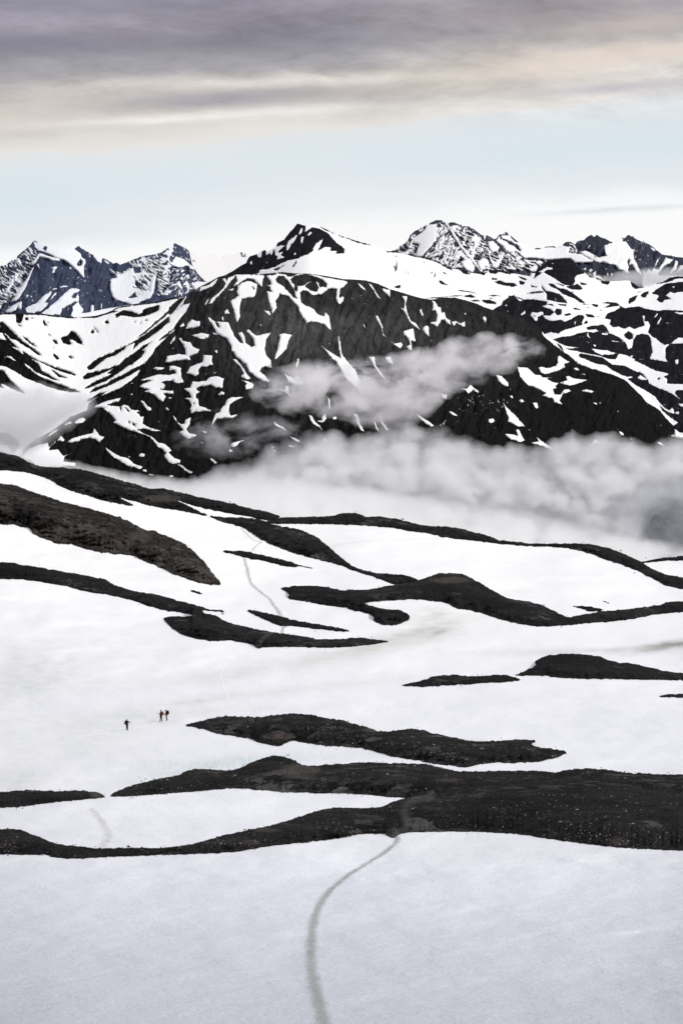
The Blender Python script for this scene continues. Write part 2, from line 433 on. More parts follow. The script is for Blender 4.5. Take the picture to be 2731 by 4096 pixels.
SIL_FT = PS("A1 0 880 200 882 400 887 640 914 700 918 860 903 950 878 1000 858 1060 823 1200 803 1380 783 1480 753 1568 741 A2 150 733 200 690 260 650 350 605 440 555 500 540 600 535 810 530 980 515 1010 510 1120 522 1260 525 1400 545 1568 575 A3 100 575 240 585 350 615 450 660 550 690 650 720 740 745 830 758 920 745 1060 745 1140 765 1240 795 1300 825 1380 850 1450 870 1568 905 A4 100 915 200 960 280 1010 320 1065 400 1120 480 1175 B4 500 20 600 75 700 110 850 160 950 200 1070 265 1150 330 1250 410 1330 480 1400 560 1480 650 1500 700 1530 760 1568 800")
FT = """s A1 0 885 200 893 400 900 640 925 860 915 960 890 1060 835 1200 815 1380 795 1568 755 A2 150 737 185 700 170 800 110 900 70 970 0 1080 A1 1510 1080 1420 1170 1390 1200 1370 1240 1320 1300 1270 1344 B1 1370 60 1340 80 1270 150 1230 230 1150 290 1050 360 900 410 800 470 780 540 640 600 450 740 320 800 220 880 190 950 100 930 90 880 0 800
r A1 0 876 200 876 400 882 640 912 700 914 860 899 950 874 1000 858 1060 862 960 890 860 922 640 926 500 915 400 900 200 893 0 895
r A1 1000 860 1060 819 1200 798 1380 779 1480 749 1568 737 1568 752 1400 792 1200 812 1060 830
r A1 140 890 215 890 205 940 185 970 150 965
r A1 150 970 195 998 180 1000
r A1 228 915 258 918 255 940 230 940
r A1 280 920 310 920 290 928
r A1 388 940 405 960 422 995 400 990 388 970
r A1 425 955 445 965 430 962
r A1 470 1120 510 1125 525 1155 500 1155
r A1 435 1068 452 1080 445 1083
r A1 545 1100 600 1085 640 1045 670 1050 690 1070 735 1130 742 1165 700 1150 650 1115 625 1120 640 1155 620 1165 570 1150
r A1 478 1240 500 1245 535 1290 510 1295 480 1265
r A1 612 1272 630 1265 655 1280 640 1285
r A1 475 1180 485 1190 478 1192
r A1 812 1045 835 1030 850 1045 825 1068
r A1 845 1008 862 1020 858 1035
r A1 870 1040 882 1050 875 1055
r A1 945 955 965 943 982 965 960 975 942 970
r A1 1198 960 1212 950 1205 962
r A1 1252 972 1268 958 1258 975
r A1 1300 945 1320 942 1310 952
r A1 1035 890 1060 875 1110 852 1180 865 1240 890 1275 880 1280 855 1340 825 1430 808 1425 855 1370 880 1300 905 1200 918 1130 905 1085 900 1045 922
r A1 0 950 30 960 80 1010 160 1090 200 1130 280 1180 370 1255 340 1255 270 1200 200 1160 150 1120 100 1110 50 1060 0 1000
r A1 200 1085 260 1120 325 1180 290 1165 230 1115
r A1 0 1070 60 1120 120 1190 200 1240 300 1290 440 1344 B1 560 175 600 250 300 260 0 120
s A1 0 1250 50 1275 110 1320 60 1300 0 1262
s B1 0 90 60 150 150 200 230 250 330 290 440 330 540 360 640 378 500 420 230 395 150 320 100 280 40 190 0 110
s B1 60 55 100 55 150 100 180 135 130 120 90 90
s B1 270 70 340 100 430 140 500 175 600 210 670 228 725 375 640 350 500 300 400 260 310 210 240 150 215 115 270 150 310 190 400 230 480 265 525 275 430 220 370 175 350 130
r B1 0 40 80 70 200 130 310 205 400 255 500 297 640 348 725 378 640 378 540 360 440 330 330 290 230 250 150 200 60 150 0 90
r B1 200 0 300 70 380 120 470 150 560 175 680 215 675 228 600 210 500 175 430 140 340 100 270 70 220 60
r B1 150 60 270 70 350 130 370 175 430 220 525 275 480 265 400 230 310 190 270 150 215 115
r B1 0 110 40 190 100 280 150 320 230 395 180 375 110 345 60 340 0 300
s B1 10 300 60 320 110 345 60 345 20 330
r B1 460 175 480 180 540 225 600 250 530 243
r A1 20 1045 60 1080 110 1140 170 1195 110 1175 50 1110
r A1 1130 1175 1090 1190 1000 1240 900 1275 B1 900 60 830 110 780 155 795 178 830 175 870 140 950 75 1030 50 1110 0
r A1 1568 795 1500 865 1420 940 1300 1040 1225 1105 1300 1060 1400 975 1490 900 1568 830
r A1 1568 870 1520 900 1430 975 1330 1050 1240 1110 1130 1175 1210 1145 1190 1205 1250 1150 1330 1105 1420 1040 1500 975 1568 915
r A1 1568 1010 1510 1055 1450 1095 1415 1130 1460 1110 1568 1040
r A1 1355 1135 1290 1170 1200 1240 1120 1290 1070 1344 1120 1320 1240 1240 1320 1175
r A1 1300 1218 1240 1240 1170 1300 1110 1344 1180 1344 1270 1270
r B1 745 240 790 205 870 195 960 170 1060 135 1010 165 950 195 870 230 800 255 750 262
r B1 960 210 1050 140 1130 95 1200 30 1250 0 1300 5 1280 45 1180 120 1090 185 1020 235 940 285 900 290 1000 215
r B1 750 345 830 300 930 250 1000 225 940 275 840 325 770 345
r B1 800 388 840 345 950 310 1000 270 1100 225 1200 165 1300 120 1370 70 1370 100 1270 165 1150 235 1000 310 900 350 840 375
r B1 745 475 820 430 880 395 960 370 900 410 820 450
r A2 0 835 80 755 145 740 100 790 50 860 0 900
r A2 0 930 40 890 120 800 182 700 185 700 175 790 110 815 60 860
s A2 0 905 60 860 130 800 185 790 150 870 110 910 70 970 0 1035
s A2 0 1060 60 1015 40 1045 0 1075
s A2 235 690 255 660 268 650 245 685
s A2 270 680 280 650 350 630 400 590 440 565 420 600 385 640 330 660 280 685
s A2 480 570 505 565 510 600 530 560 600 540 560 580 510 650 460 710 380 790 350 800 380 750 440 700 490 650 505 615
s A2 312 822 330 775 362 735 345 780
s A2 600 540 840 540 850 550 835 590 830 640 850 660 800 620 780 600 760 580 720 570 700 565 640 600 610 630 570 640 610 590
s A2 610 640 650 610 700 590 740 600 790 620 780 690 760 735 700 745 650 755 635 800 630 880 640 900 605 965 595 920 580 850 550 770 590 745 615 720 605 690 620 650
r A2 740 645 765 660 762 672
s A2 530 670 575 655 570 680 545 682
s A2 495 860 525 840 540 885 500 885
s A2 470 915 485 912 493 945 478 945
s A2 870 545 990 530 1060 580 1110 650 1140 690 1150 640 1080 590 1100 550 1150 530 1270 530 1390 560 1568 590 1568 610 1530 620 1490 660 1480 660 1430 660 1360 710 1290 718 1200 668 1170 700 1180 785 1220 810 1300 845 1325 885 1390 912 1395 870 1430 905 1450 1035 1400 990 1330 955 1260 955 1235 975 1180 890 1150 820 1110 770 1060 720 990 705 970 750 950 770 965 830 920 890 910 820 885 740 880 690 860 680 925 690 900 640 870 630 915 625 905 590 875 550
s A2 960 525 1110 540 1100 560 1140 700 1160 770 1060 700 1040 640 960 610
s A2 1160 640 1210 630 1220 660 1260 680 1320 690 1380 650 1400 650 1440 590 1400 560 1568 590 1500 660 1430 660 1350 715 1290 718 1200 668 1165 700
r A2 1085 580 1120 545 1230 530 1320 555 1380 580 1410 620 1400 650 1380 640 1350 650 1330 600 1250 595 1210 630 1150 635 1100 610
r A2 1215 640 1250 605 1310 595 1340 650 1320 690 1260 675
r A2 1115 650 1135 635 1150 660 1140 690 1120 675
r A2 955 570 975 545 1030 545 1060 590 1100 640 1125 700 1145 750 1110 740 1060 680 1020 640 960 600
r A2 1015 505 1060 507 1120 520 1100 552 1060 550
r A2 1120 518 1260 521 1400 541 1568 570 1568 580 1400 553 1260 533 1130 530
s A2 845 845 870 860 900 860 905 895 880 890
s A2 1495 740 1500 690 1510 640 1540 620 1530 660 1520 740 1568 735 1550 780 1525 795 1500 770
s A2 690 1035 710 1025 750 1060 780 1080 860 1065 915 1050 870 1110 855 1200 870 1260 910 1300 B2 920 160 830 150 810 190 870 240 900 290 800 260 720 200 690 130 640 90 600 60 560 0 A2 560 1180 520 1110 430 1060 400 1010 360 950 350 910 385 940 420 960 440 955 530 960 545 1000 570 1050 580 1080 640 1150 665 1150 650 1110 620 1060 650 1045 670 1080 685 1145 740 1185 765 1170 760 1120 720 1070
r A2 410 960 440 965 455 1010 430 1000
s A2 390 1050 440 1070 420 1075 395 1068
s A2 945 1290 975 1180 990 1100 985 1070 1020 1060 1100 1072 1070 1120 1050 1200 1000 1250 960 1290
s A2 1110 1070 1148 1040 1140 1050
s A2 195 1075 240 1070 280 1055 355 1070 350 1100 300 1110 240 1095
s A2 145 1020 170 970 200 935 240 950 275 950 270 1000 200 1020
s A2 95 1000 125 965 140 990 110 1005
s A2 85 1105 110 1100 120 1130 190 1140 210 1180 275 1205 250 1240 180 1270 B2 190 90 100 90 20 110 0 115 0 50 A2 60 1250 80 1245 150 1255 145 1200 125 1160
s A2 0 1160 40 1100 60 1075 50 1120 10 1155
s A2 410 1215 435 1210 430 1240 415 1235
s A2 20 1190 50 1192 35 1200
s A2 1350 1160 1400 1200 1480 1250 1540 1290 1568 1300 B3 40 60 150 180 200 290 250 360 200 400 60 250 B2 1500 120 1430 40
s A2 1512 1080 1522 1085 1530 1180 1545 1270 1530 1270 1520 1160
s B2 310 45 390 50 380 90 395 135 350 145 280 150 260 180 265 215 240 235 200 220 155 205 190 150 250 125 300 110
s B2 5 145 50 140 105 160 110 235 130 290 80 298 40 285 35 270 0 265 0 225 60 210 60 185 20 180 0 185
s B2 130 345 190 335 210 280 260 285 330 275 360 245 420 235 490 255 475 340 420 340 380 315 330 320 240 340 250 365 275 370 240 400 240 430 260 440 265 500 320 515 385 545 340 552 240 550 200 572 190 530 205 490 180 450 135 430 200 430 180 380
r B2 215 475 228 480 220 490
s B2 440 400 470 368 495 380 490 400 450 405
s B2 540 430 560 420 600 425 670 420 640 432 580 460 540 490 535 530 545 590 620 572 560 615 480 610 420 620 380 690 390 640 415 570 450 560 470 520 500 490 515 450
s B2 25 575 60 610 70 640 110 665 140 660 145 630 195 600 185 670 150 710 180 745 245 760 230 780 170 795 130 770 90 735 130 720 100 680 50 620
s B2 285 725 310 720 345 740 320 748
s B2 540 855 570 830 620 820 660 805 680 815 640 820 610 855 570 870
s B2 530 910 545 885 570 905 550 918
s B2 365 970 385 975 430 1010 410 1018 375 995
s B2 0 940 40 970 100 985 95 1010 70 1020 0 1015
s B2 70 1020 110 1030 160 1070 215 1095 190 1108 140 1080
s B2 0 1130 30 1120 40 1138 0 1145
s B2 935 630 960 660 1020 690 1060 730 1010 710 940 665
s B2 1070 770 1130 790 1185 830 1130 815
s B2 1050 850 1100 858 1140 865 1090 872
s B2 1250 580 1275 590 1310 650 1350 680 1378 730 1340 690 1290 660 1255 610
s B2 1310 540 1360 600 1390 580 1400 560 1405 620 1370 655 1320 635 1365 630 1370 610
s B2 1465 600 1500 595 1495 620 1470 620
s B2 1380 790 1405 795 1410 830 1385 815
s B2 925 890 975 912 940 908
s B2 920 865 940 870 925 878
s B2 1250 880 1290 865 1340 880 1390 925 1330 920 1260 900
s B2 1030 205 1060 230 1110 250 1145 225 1200 280 1195 315 1130 318 1070 290
s B2 640 265 700 280 755 305 750 345 690 352 680 320 700 300
s B2 570 85 600 80 660 160 700 220 730 255 700 262 640 240 665 210 640 150
s B2 970 345 1030 360 1040 320 1070 325 1075 385 1110 430 1040 385
s B2 1130 140 1150 75 1165 90 1145 165
s B2 1415 410 1440 450 1445 535 1430 530
s B2 0 365 40 368 40 388 0 388
s B2 0 425 20 432 0 440
s B2 145 832 185 830 160 836
s B2 275 825 305 828 300 838
s B2 840 322 870 325 855 330
s B1 1480 110 1500 55 1568 45 1568 90 1540 95 1510 118
s B1 1370 165 1400 152 1475 158 1470 172 1410 180
s B1 1520 170 1530 145 1568 145 1568 180
s B1 1260 270 1340 240 1420 220 1568 225 1568 270 1480 275 1450 290 1485 310 1470 345 1430 350 1500 365 1555 365 1550 390 1460 390 1490 415 1460 465 1420 440 1370 390 1290 370 1340 355 1250 330 1290 300 1370 270
s B1 1260 450 1290 460 1330 510 1355 520 1355 540 1325 540 1290 500
s B1 1480 520 1500 515 1520 535 1500 540
s B1 1160 397 1190 390 1190 403
s B1 1505 425 1540 425 1530 440
s B1 1170 300 1200 288 1190 300
s B1 830 515 900 480 980 450 1085 428 1060 465 1000 475 960 490 1000 500 960 520 900 515
s B1 930 525 1010 500 1080 510 1110 490 1150 500 1170 535 1240 540 1290 590 1280 660 1330 690 1460 730 1380 725 1280 705 1230 710 1290 750 1350 770 1420 830 1480 840 1540 900 1510 920 1568 970 1568 1015 1510 1000 1470 950 1490 920 1440 880 1410 860 1350 780 1260 745 1150 715 1020 650 1040 630 1010 590 960 550
r B1 1070 510 1090 515 1085 548
r B1 1120 515 1140 530 1165 545 1150 555
r B1 1185 655 1215 665 1210 685 1190 675
r B1 1225 560 1245 575 1260 600 1290 590 1290 570 1240 550
r B1 1150 640 1165 650 1160 660
s B1 662 655 700 620 740 605 775 625 740 650 690 660
s B1 605 825 650 790 740 765 830 745 850 698 870 730 890 765 940 780 890 825 850 795 800 785 740 800 700 820 650 830
s B1 515 810 550 765 580 805 560 822
s B1 415 775 480 725 530 705 490 745 450 775
s B1 570 680 600 655 645 640 640 655 600 672
s B1 950 870 1000 910 1080 955 1150 970 1200 1020 1280 1045 1260 1065 1180 1050 1100 1010 1010 950 960 905
s B1 1145 950 1170 955 1160 965
s B1 1248 940 1270 925 1305 935 1290 955 1255 955
s B1 1280 1070 1310 1070 1315 1095 1285 1090
s B1 1330 1105 1385 1122 1345 1122
s B1 1515 1135 1545 1120 1555 1135 1530 1145
s B1 200 960 260 880 340 850 430 830 440 870 480 840 500 810 500 830 450 870 440 900 520 890 570 950 650 920 580 955 570 1000 680 1010 680 1040 400 1050 340 1040 250 985
r B1 0 745 60 745 120 775 170 820 165 870 130 920 90 910 80 870 0 800
s B1 0 800 60 850 90 880 95 925 0 880
s A3 165 608 190 620 225 650 250 690 220 665 195 640
s A3 268 605 300 630 340 700 378 755 350 740 320 690 285 640
s A3 388 658 460 672 458 738 430 710
s A3 565 725 615 728 600 800 620 900 650 950 690 970 735 1035 680 1000 640 960 600 890 555 830 585 840 590 780
s A3 725 850 740 840 760 908 740 895
s A3 750 1020 780 990 805 1000 808 1088 780 1070
s A3 835 765 860 775 890 820 915 830 920 880 945 865 960 920 1000 945 1000 985 970 970 950 940 920 945 880 1000 820 965 870 955 885 900 870 850 835 860 845 800
s A3 1010 955 1045 950 1090 970 1130 950 1130 1003 1090 990 1060 960 1030 995
s A3 1125 880 1142 875 1130 900
s A3 1288 920 1305 905 1322 930 1312 965 1295 945
s A3 580 1040 620 1030 665 1015 690 1135 650 1130 655 1215 600 1185 640 1160 620 1110 580 1065
s A3 325 902 350 905 375 960 395 1000 395 1050 422 1098 395 1075 385 1010 350 950
s A3 450 1118 500 1150 560 1140 575 1165 550 1195 500 1160
s A3 213 965 225 975 238 1022 225 1005
s A3 0 610 60 590 80 600 50 640 0 665
s A3 0 765 25 730 50 740 20 795 0 795
s A3 0 1080 15 1150 30 1250 70 1300 75 1344 0 1344 20 1260 0 1150
s A3 1240 795 1330 800 1450 805 1370 845 1310 828
s A3 270 1268 320 1270 330 1344 B3 430 270 380 230 310 140
s A3 418 1275 462 1265 490 1340 450 1330
s A3 820 1120 835 1130 832 1136
s B3 135 570 170 580 195 660 230 730 200 720 165 660
s B3 340 560 380 580 400 650 450 720 420 710 385 660
s B3 300 620 330 650 360 730 340 710
s B3 690 560 740 600 820 650 855 680 830 690 780 660 720 610
s B3 908 385 970 400 965 445 930 430
s B3 1095 345 1150 345 1180 310 1210 340 1260 375 1250 385 1200 360 1160 390 1140 365
s B3 985 548 1030 560 1070 595 1020 580
s B3 1060 425 1076 428 1068 436
s B3 1340 620 1380 612 1395 635 1370 657 1345 645
s B3 1405 220 1460 235 1515 290 1520 325 1470 320 1430 280
s B3 1470 470 1500 510 1568 580 B4 40 560 150 685 90 685 0 640 B3 1520 600 1510 570
s B3 1530 410 1555 405 1560 430
s B4 80 150 170 160 240 220 290 225 300 245 400 245 340 255 400 290 450 295 420 330 440 340 400 350 415 400 470 400 500 355 535 350 565 370 490 395 460 450 485 490 410 470 405 435 300 410 345 385 240 335 190 325 110 240
s B4 270 160 300 150 350 165 420 145 445 110 440 60 460 50 500 80 550 110 500 125 510 155 430 190 330 215 290 200
s B4 460 295 530 270 515 235 550 235 580 255 640 260 710 268 640 295 550 320 500 305
s B4 585 160 615 160 635 180 610 185
s B4 658 212 690 215 690 225
s B4 655 365 700 350 770 372 750 382 690 375
s B4 95 450 120 438 148 462 120 468
s B4 12 410 40 405 45 430 25 430
s B4 215 475 255 470 270 510 255 528 235 500
s B4 760 465 790 475 798 492 775 485
s B4 812 470 828 468 820 485
s B4 800 300 810 300 808 306
s B3 1485 750 1550 755 B4 80 770 75 715 95 705 120 770 150 810 110 825 0 790
s B4 180 705 205 720 185 715
s B4 200 830 270 820 255 780 290 810 400 880 440 888 370 885 300 860
s B4 670 832 740 850 770 800 840 825 760 850 740 860
s B4 555 710 590 718 570 720
s B4 990 730 1015 732 1040 765 1010 762
s B4 980 707 990 710 985 718
s B4 1080 790 1130 798 1100 802
s B4 1330 830 1360 825 1400 858 1350 850
s B4 1328 675 1334 680 1332 690
s B4 900 1220 970 1240 960 1252 930 1240
s B4 1130 1228 1200 1248 1270 1250 1260 1262 1180 1250
s B4 480 0 540 20 600 50 700 85 780 120 880 140 920 175 1020 225 1060 240 1115 240 1110 247 1070 260 1120 300 1180 335 1240 370 1320 420 1350 470 1400 520 1440 540 1440 560 1350 500 1380 550 1430 590 1520 650 1480 680 1400 600 1360 540 1300 505 1235 465 1180 400 1100 320 1040 265 920 215 800 185 660 140 620 120 560 60 500 20 A4 320 1090 300 1050 400 1110
s B4 1490 705 1530 740 1568 770 1568 830 1520 790 1450 768 1490 755"""

# ------------------------------------------------------------------ foreground skyline, rocks and paths
SKY = PS("C1 0 45 60 75 110 100 160 125 200 132 300 135 400 150 500 180 600 208 680 232 740 230 800 245 870 262 940 278 1020 290 1100 315 1180 328 1260 355 1340 358 1420 355 1500 352 1530 340 C2 10 350 50 338 110 340 150 357 210 355 300 368 380 390 430 397 520 400 600 415 690 440 750 463 830 468 880 478 1000 476 1090 475 1170 480 1240 498 1300 520 1370 553 1440 545 1520 533 1568 536")
# outline, steepness, brown, crag, light stones, label
ROCKS = [
 ("C1 0 43 60 73 110 98 160 123 200 130 300 133 400 148 500 178 600 206 680 232 740 262 790 278 850 308 900 333 940 352 900 346 840 331 760 320 680 305 600 285 525 262 555 278 608 306 560 302 480 285 400 262 320 238 260 212 225 188 160 165 80 148 0 136", .42, .35, 1., .3,
  "long black rock ridge against the fog at the far left, running down to the right"),
 ("C1 640 222 700 229 740 228 800 243 870 260 940 276 1020 288 1100 313 1180 326 1260 353 1240 366 1180 372 1120 353 1060 344 960 326 870 303 790 279 740 264 680 240", .45, .1, .7, .2,
  "thin black crest on the skyline above a narrow wedge of snow"),
 ("C1 930 349 1000 356 1100 358 1180 370 1210 386 1300 402 1370 420 1430 452 1500 512 1568 573 C2 30 530 70 565 130 592 200 607 260 612 330 615 370 630 392 645 330 655 270 656 240 645 180 622 130 606 80 592 40 573 0 562 C1 1500 565 1420 545 1340 525 1240 490 1180 462 1130 430 1090 403 1050 390 980 372", .4, .25, .8, .35,
  "dark rock spur descending from the skyline beside the top of the snow track"),
 ("C1 1160 384 1200 372 1260 356 1340 356 1420 353 1500 350 1530 338 C2 10 348 50 336 110 338 150 355 210 353 300 366 380 388 430 395 520 398 600 413 690 438 750 461 830 466 880 476 1000 474 1090 473 1170 478 1240 496 1300 518 1370 551 1450 600 1520 620 1568 650 1568 702 1500 670 1430 630 1350 590 1220 545 1150 520 1080 500 1000 490 880 487 740 475 640 462 560 455 510 445 490 448 470 435 350 418 250 402 130 393 30 388 C1 1568 388 1480 388 1350 386 1230 386", .4, .3, .8, .25,
  "long dark crest behind the big white snow slope, reaching the right edge"),
 ("C2 1375 556 1440 545 1520 531 1568 534 1568 552 1500 549 1440 556 1390 562", .4, .2, .6, .2,
  "small dark rock strip on the snow hill beyond, at the right edge of the skyline"),
 ("C1 0 187 40 208 100 222 140 240 200 258 290 290 380 312 470 335 550 360 620 395 650 413 690 415 740 440 800 460 840 485 880 520 920 560 955 610 998 658 960 660 880 645 820 625 770 608 700 570 640 550 595 525 530 522 460 515 380 498 330 475 270 475 220 460 150 430 140 410 100 398 50 388 0 380", .34, 1., 1.7, .2,
  "large craggy brown rock hump with a rounded nose at its right end"),
 ("C1 0 555 60 558 90 570 180 580 280 600 400 620 480 635 500 655 560 675 640 695 700 700 780 725 860 745 910 758 930 768 1000 772 1008 782 960 778 905 772 920 790 960 792 1010 825 1060 838 1160 860 1260 878 1300 880 1440 905 1568 900 C2 60 900 120 893 200 905 258 912 200 925 100 935 0 942 C1 1400 940 1250 936 1185 938 1155 945 1130 925 1030 905 960 912 880 900 820 885 780 860 725 810 760 800 880 800 800 780 740 775 640 745 560 718 440 695 380 685 280 660 180 645 80 632 0 630", .5, .12, .5, .55,
  "long gravelly grey black band crossed by the snow track, running in from the left edge"),
 ("C1 1100 773 1140 772 1200 788 1260 800 1330 820 1440 838 1530 853 C2 0 852 40 853 82 868 40 870 C1 1480 862 1380 852 1310 842 1270 848 1220 830 1150 800", .5, .2, .5, .4,
  "thin dark gravel strip just above the long gravel band"),
 ("C1 985 508 1060 505 1110 510 1200 532 1290 552 1350 572 1415 588 1340 574 1320 580 1270 575 1180 550 1100 540 1060 525", .5, .4, .5, .2,
  "narrow pointed rock sliver lying across the upper snow track"),
 ("C1 850 683 880 685 915 702 880 698", .5, .4, .3, .1,
  "tiny dark rock sliver alone in the snow below the brown hump"),
 ("C1 1255 675 1270 668 1290 670 1320 663 1380 662 1440 665 1530 683 C2 0 680 40 685 80 678 150 682 200 672 270 658 340 650 390 637 440 618 480 608 530 605 590 612 640 640 700 675 750 705 800 725 870 732 940 750 1000 782 1055 806 1100 795 1200 777 1290 772 1400 758 1480 745 1490 735 1568 727 1568 770 1480 785 1380 805 1250 825 1130 832 1000 845 900 845 820 832 740 812 690 795 640 778 540 762 520 745 480 735 360 722 290 728 200 732 130 740 200 760 250 772 300 770 345 795 340 820 310 830 280 840 220 838 180 820 185 800 150 785 60 765 C1 1568 765 1480 752 1400 740 1300 725 1285 712 1300 708 1280 690", .42, .35, .5, .45,
  "broad dark mound with a rounded summit in the middle of the snowfield"),
 ("C2 1062 752 1130 756 1190 762 1215 773 1150 782 1120 768", .5, .3, .3, .2,
  "small brown rock tongue just above the right arm of the broad mound"),
 ("C2 1203 730 1225 735 1240 746", .5, .2, .2, .1,
  "tiny black rock chip on the big white slope at the right"),
 ("C2 898 1005 930 985 975 972 1080 966 1200 980 1215 990 1260 1005 1340 1012 1420 1030 1500 1050 1568 1065 1568 1088 1400 1085 1250 1082 1100 1080 1000 1075 940 1066 805 1067 860 1045 915 1018", .42, .15, .6, .5,
  "low dark rock dome at the right edge with a small snow notch in its crest"),
 ("C2 295 1112 360 1095 420 1082 450 1068 530 1060 620 1070 700 1065 760 1060 800 1068 850 1088 760 1095 650 1102 500 1112 380 1116", .45, .1, .5, .5,
  "slim dark gravel lens left of the low dome"),
 ("C2 1450 1158 1500 1148 1568 1142 1568 1163 1500 1165", .45, .1, .3, .3,
  "short dark sliver at the right edge below the low dome"),
 ("E1 820 225 880 212 940 195 1000 182 1060 185 1160 188 1250 178 1310 168 1360 178 1400 178 1450 190 1568 207 E2 60 208 130 225 215 255 290 248 340 238 400 243 440 258 530 278 600 290 680 298 760 292 840 285 915 292 885 310 910 322 1000 332 1056 346 1000 372 900 390 800 393 690 393 640 405 590 413 520 405 440 395 400 385 300 372 200 345 120 325 0 315 E1 1540 318 1450 318 1340 297 1300 295 1275 305 1260 322 1180 308 1120 285 1040 272 960 258 900 240", .38, .25, 1.3, .6,
  "long jagged black outcrop to the right of the three hikers"),
 ("E1 487 545 520 520 600 490 700 465 800 450 830 428 910 418 1030 430 1090 410 1130 388 1200 365 1240 360 1290 368 1340 395 1390 408 1480 398 1568 397 E2 100 390 230 392 340 395 430 398 540 430 650 430 800 428 920 428 990 437 1060 420 1200 418 1300 435 1400 440 1480 445 1568 442 1568 600 1400 580 1200 560 900 560 700 560 500 560 325 550 200 540 60 530 E1 1568 530 1400 527 1280 523 1140 512 1040 505 980 510 850 522 700 535 560 545", .42, .3, .9, .7,
  "wide dark rock ridge with a slabby crag, directly below the blue snow bank"),
 ("E1 0 530 60 520 130 513 200 518 280 520 350 515 410 520 450 528 480 545 420 552 300 565 180 578 80 592 0 600", .42, .2, .8, .3,
  "low dark rock bar at the left edge with a tan right tip"),
 ("E2 325 550 400 538 480 528 560 518 640 498 720 484 820 474 930 468 1050 458 1160 468 1300 485 1450 520 1568 550 1568 792 1400 780 1200 765 1000 738 860 715 700 703 500 700 350 703 300 710 270 735 240 715 200 710 100 715 E1 1568 722 1450 740 1300 755 1180 768 1100 785 1000 795 860 800 800 803 600 808 450 815 340 822 230 815 220 803 100 803 0 805 0 690 40 688 90 690 140 710 200 735 260 758 340 765 420 775 480 775 600 772 700 775 820 765 900 748 1000 717 1080 700 1180 680 1280 655 1350 630 1430 605 1500 592 E2 0 592 120 595 210 593 260 570", .36, .18, .55, 1.,
  "huge black gravel mound in the foreground crossed by a pale footpath"),
]
ROCK_PATHS = [PS("E2 262 745 290 715 320 700 335 660 315 615 330 580 370 556 440 545"), PS("C1 1150 940 1170 910 1200 882 1225 872")]
# line, half widths in metres along it, darkness, label
PATHS = [
 ("D 752 2440 745 2352 728 2290 715 2230 713 2170 720 2110 742 2060 788 2017 838 1986 880 1960 905 1940 914 1926 905 1918", .34, 1.05,
  "dark trodden groove curving through the near snow up to the black mound"),
 ("E1 455 780 470 755 490 725 480 690 440 630 405 598", .5, .4, "faint trodden track on the snow left of the black mound"),
 ("E1 350 278 410 268 480 265 560 255 600 240 680 225 760 205 860 180 950 145 1020 110 1025 90 1005 55 C1 985 1070 1000 1030 1060 985 1120 960 1157 944", .42, -.45,
  "pale track the hikers follow across the snow below the gravel band"),
 ("C1 1262 878 1266 856 1278 845", .6, 1., "short track cutting the snow between the two gravel bands"),
 ("C1 1262 803 1240 770 1210 722 1160 688 1120 650 1107 590 1095 540", .9, .8, "track winding over the snow above the gravel bands"),
 ("C1 1128 508 1150 482 1180 465 1145 466 1112 440 1080 406", .9, .5, "short zigzag of track at the foot of the dark spur"),
 ("C2 0 486 80 470 200 460 330 456 420 452 488 450", .7, .22, "barely visible line of steps on the big white slope"),
]
# clouds: outline, distance, half depth, density, ...
CLOUDS = [
 ("D 560 905 600 862 650 830 700 815 760 828 840 818 900 812 960 795 1010 778 1060 768 1120 760 1180 762 1230 772 1262 800 1230 835 1190 852 1130 868 1080 892 1030 915 1000 950 960 975 900 992 820 985 760 968 700 962 640 945 590 930", 3150, 120, 1., "grey cloud drifting across the middle of the dark mountain face"),
 ("D 1700 980 1568 985 1500 1015 1440 1003 1400 985 1340 1005 1300 990 1250 1020 1190 1018 1130 1022 1070 1002 1010 975 940 965 880 975 820 1000 760 985 700 985 640 1010 590 1040 540 1060 480 1080 420 1085 420 1180 700 1200 1100 1240 1400 1310 1560 1320 1500 1270 1480 1215 1500 1180 1560 1160 1700 1150", 3000, 150, 1.1, "thick bank of grey cloud filling the valley below the mountain"),
 ("D -120 868 20 878 90 872 160 890 215 905 235 935 200 965 150 1000 100 1030 60 1060 -120 1050", 3400, 110, 1.3, "pale fog pooled at the foot of the snowy bowl, at the left edge"),
 ("D -60 1000 60 1020 120 1045 200 1062 340 1090 480 1100 620 1085 760 1100 900 1125 1050 1145 1200 1170 1350 1205 1480 1240 1700 1250 1700 1460 1300 1460 900 1340 500 1260 100 1150", 2300, 150, 1.2, "bright low fog rising just behind the rocky skyline"),
 ("D 360 975 440 940 520 935 600 950 680 955 760 990 700 1030 600 1050 520 1060 430 1050 380 1020", 3250, 60, .42, "thin wisp of mist over the lower left face of the mountain"),
 ("D 1270 640 1300 628 1340 622 1380 630 1430 622 1480 612 1530 610 1620 606 1620 668 1560 668 1480 664 1400 660 1330 655", 10300, 260, 1, "low mist behind the plateau at the foot of the right hand far peaks"),
 ("D 210 722 250 712 300 706 350 698 400 694 410 712 360 728 280 738 230 738", 10500, 260, 1, "faint mist at the foot of the left hand far peaks behind the bowl rim"),
 ("D 1360 1150 1440 1110 1540 1090 1700 1080 1700 1330 1540 1310 1420 1270 1370 1210", 2700, 110, 1, "thin bluish mist veiling the dark slope under the cloud bank at the right edge"),
]
# ------------------------------------------------------------------ materials
def world_pos(nt):
    return N(nt, 'ShaderNodeNewGeometry').outputs['Position']
def attr(nt, name):
    n = N(nt, 'ShaderNodeAttribute', attribute_name=name); return n

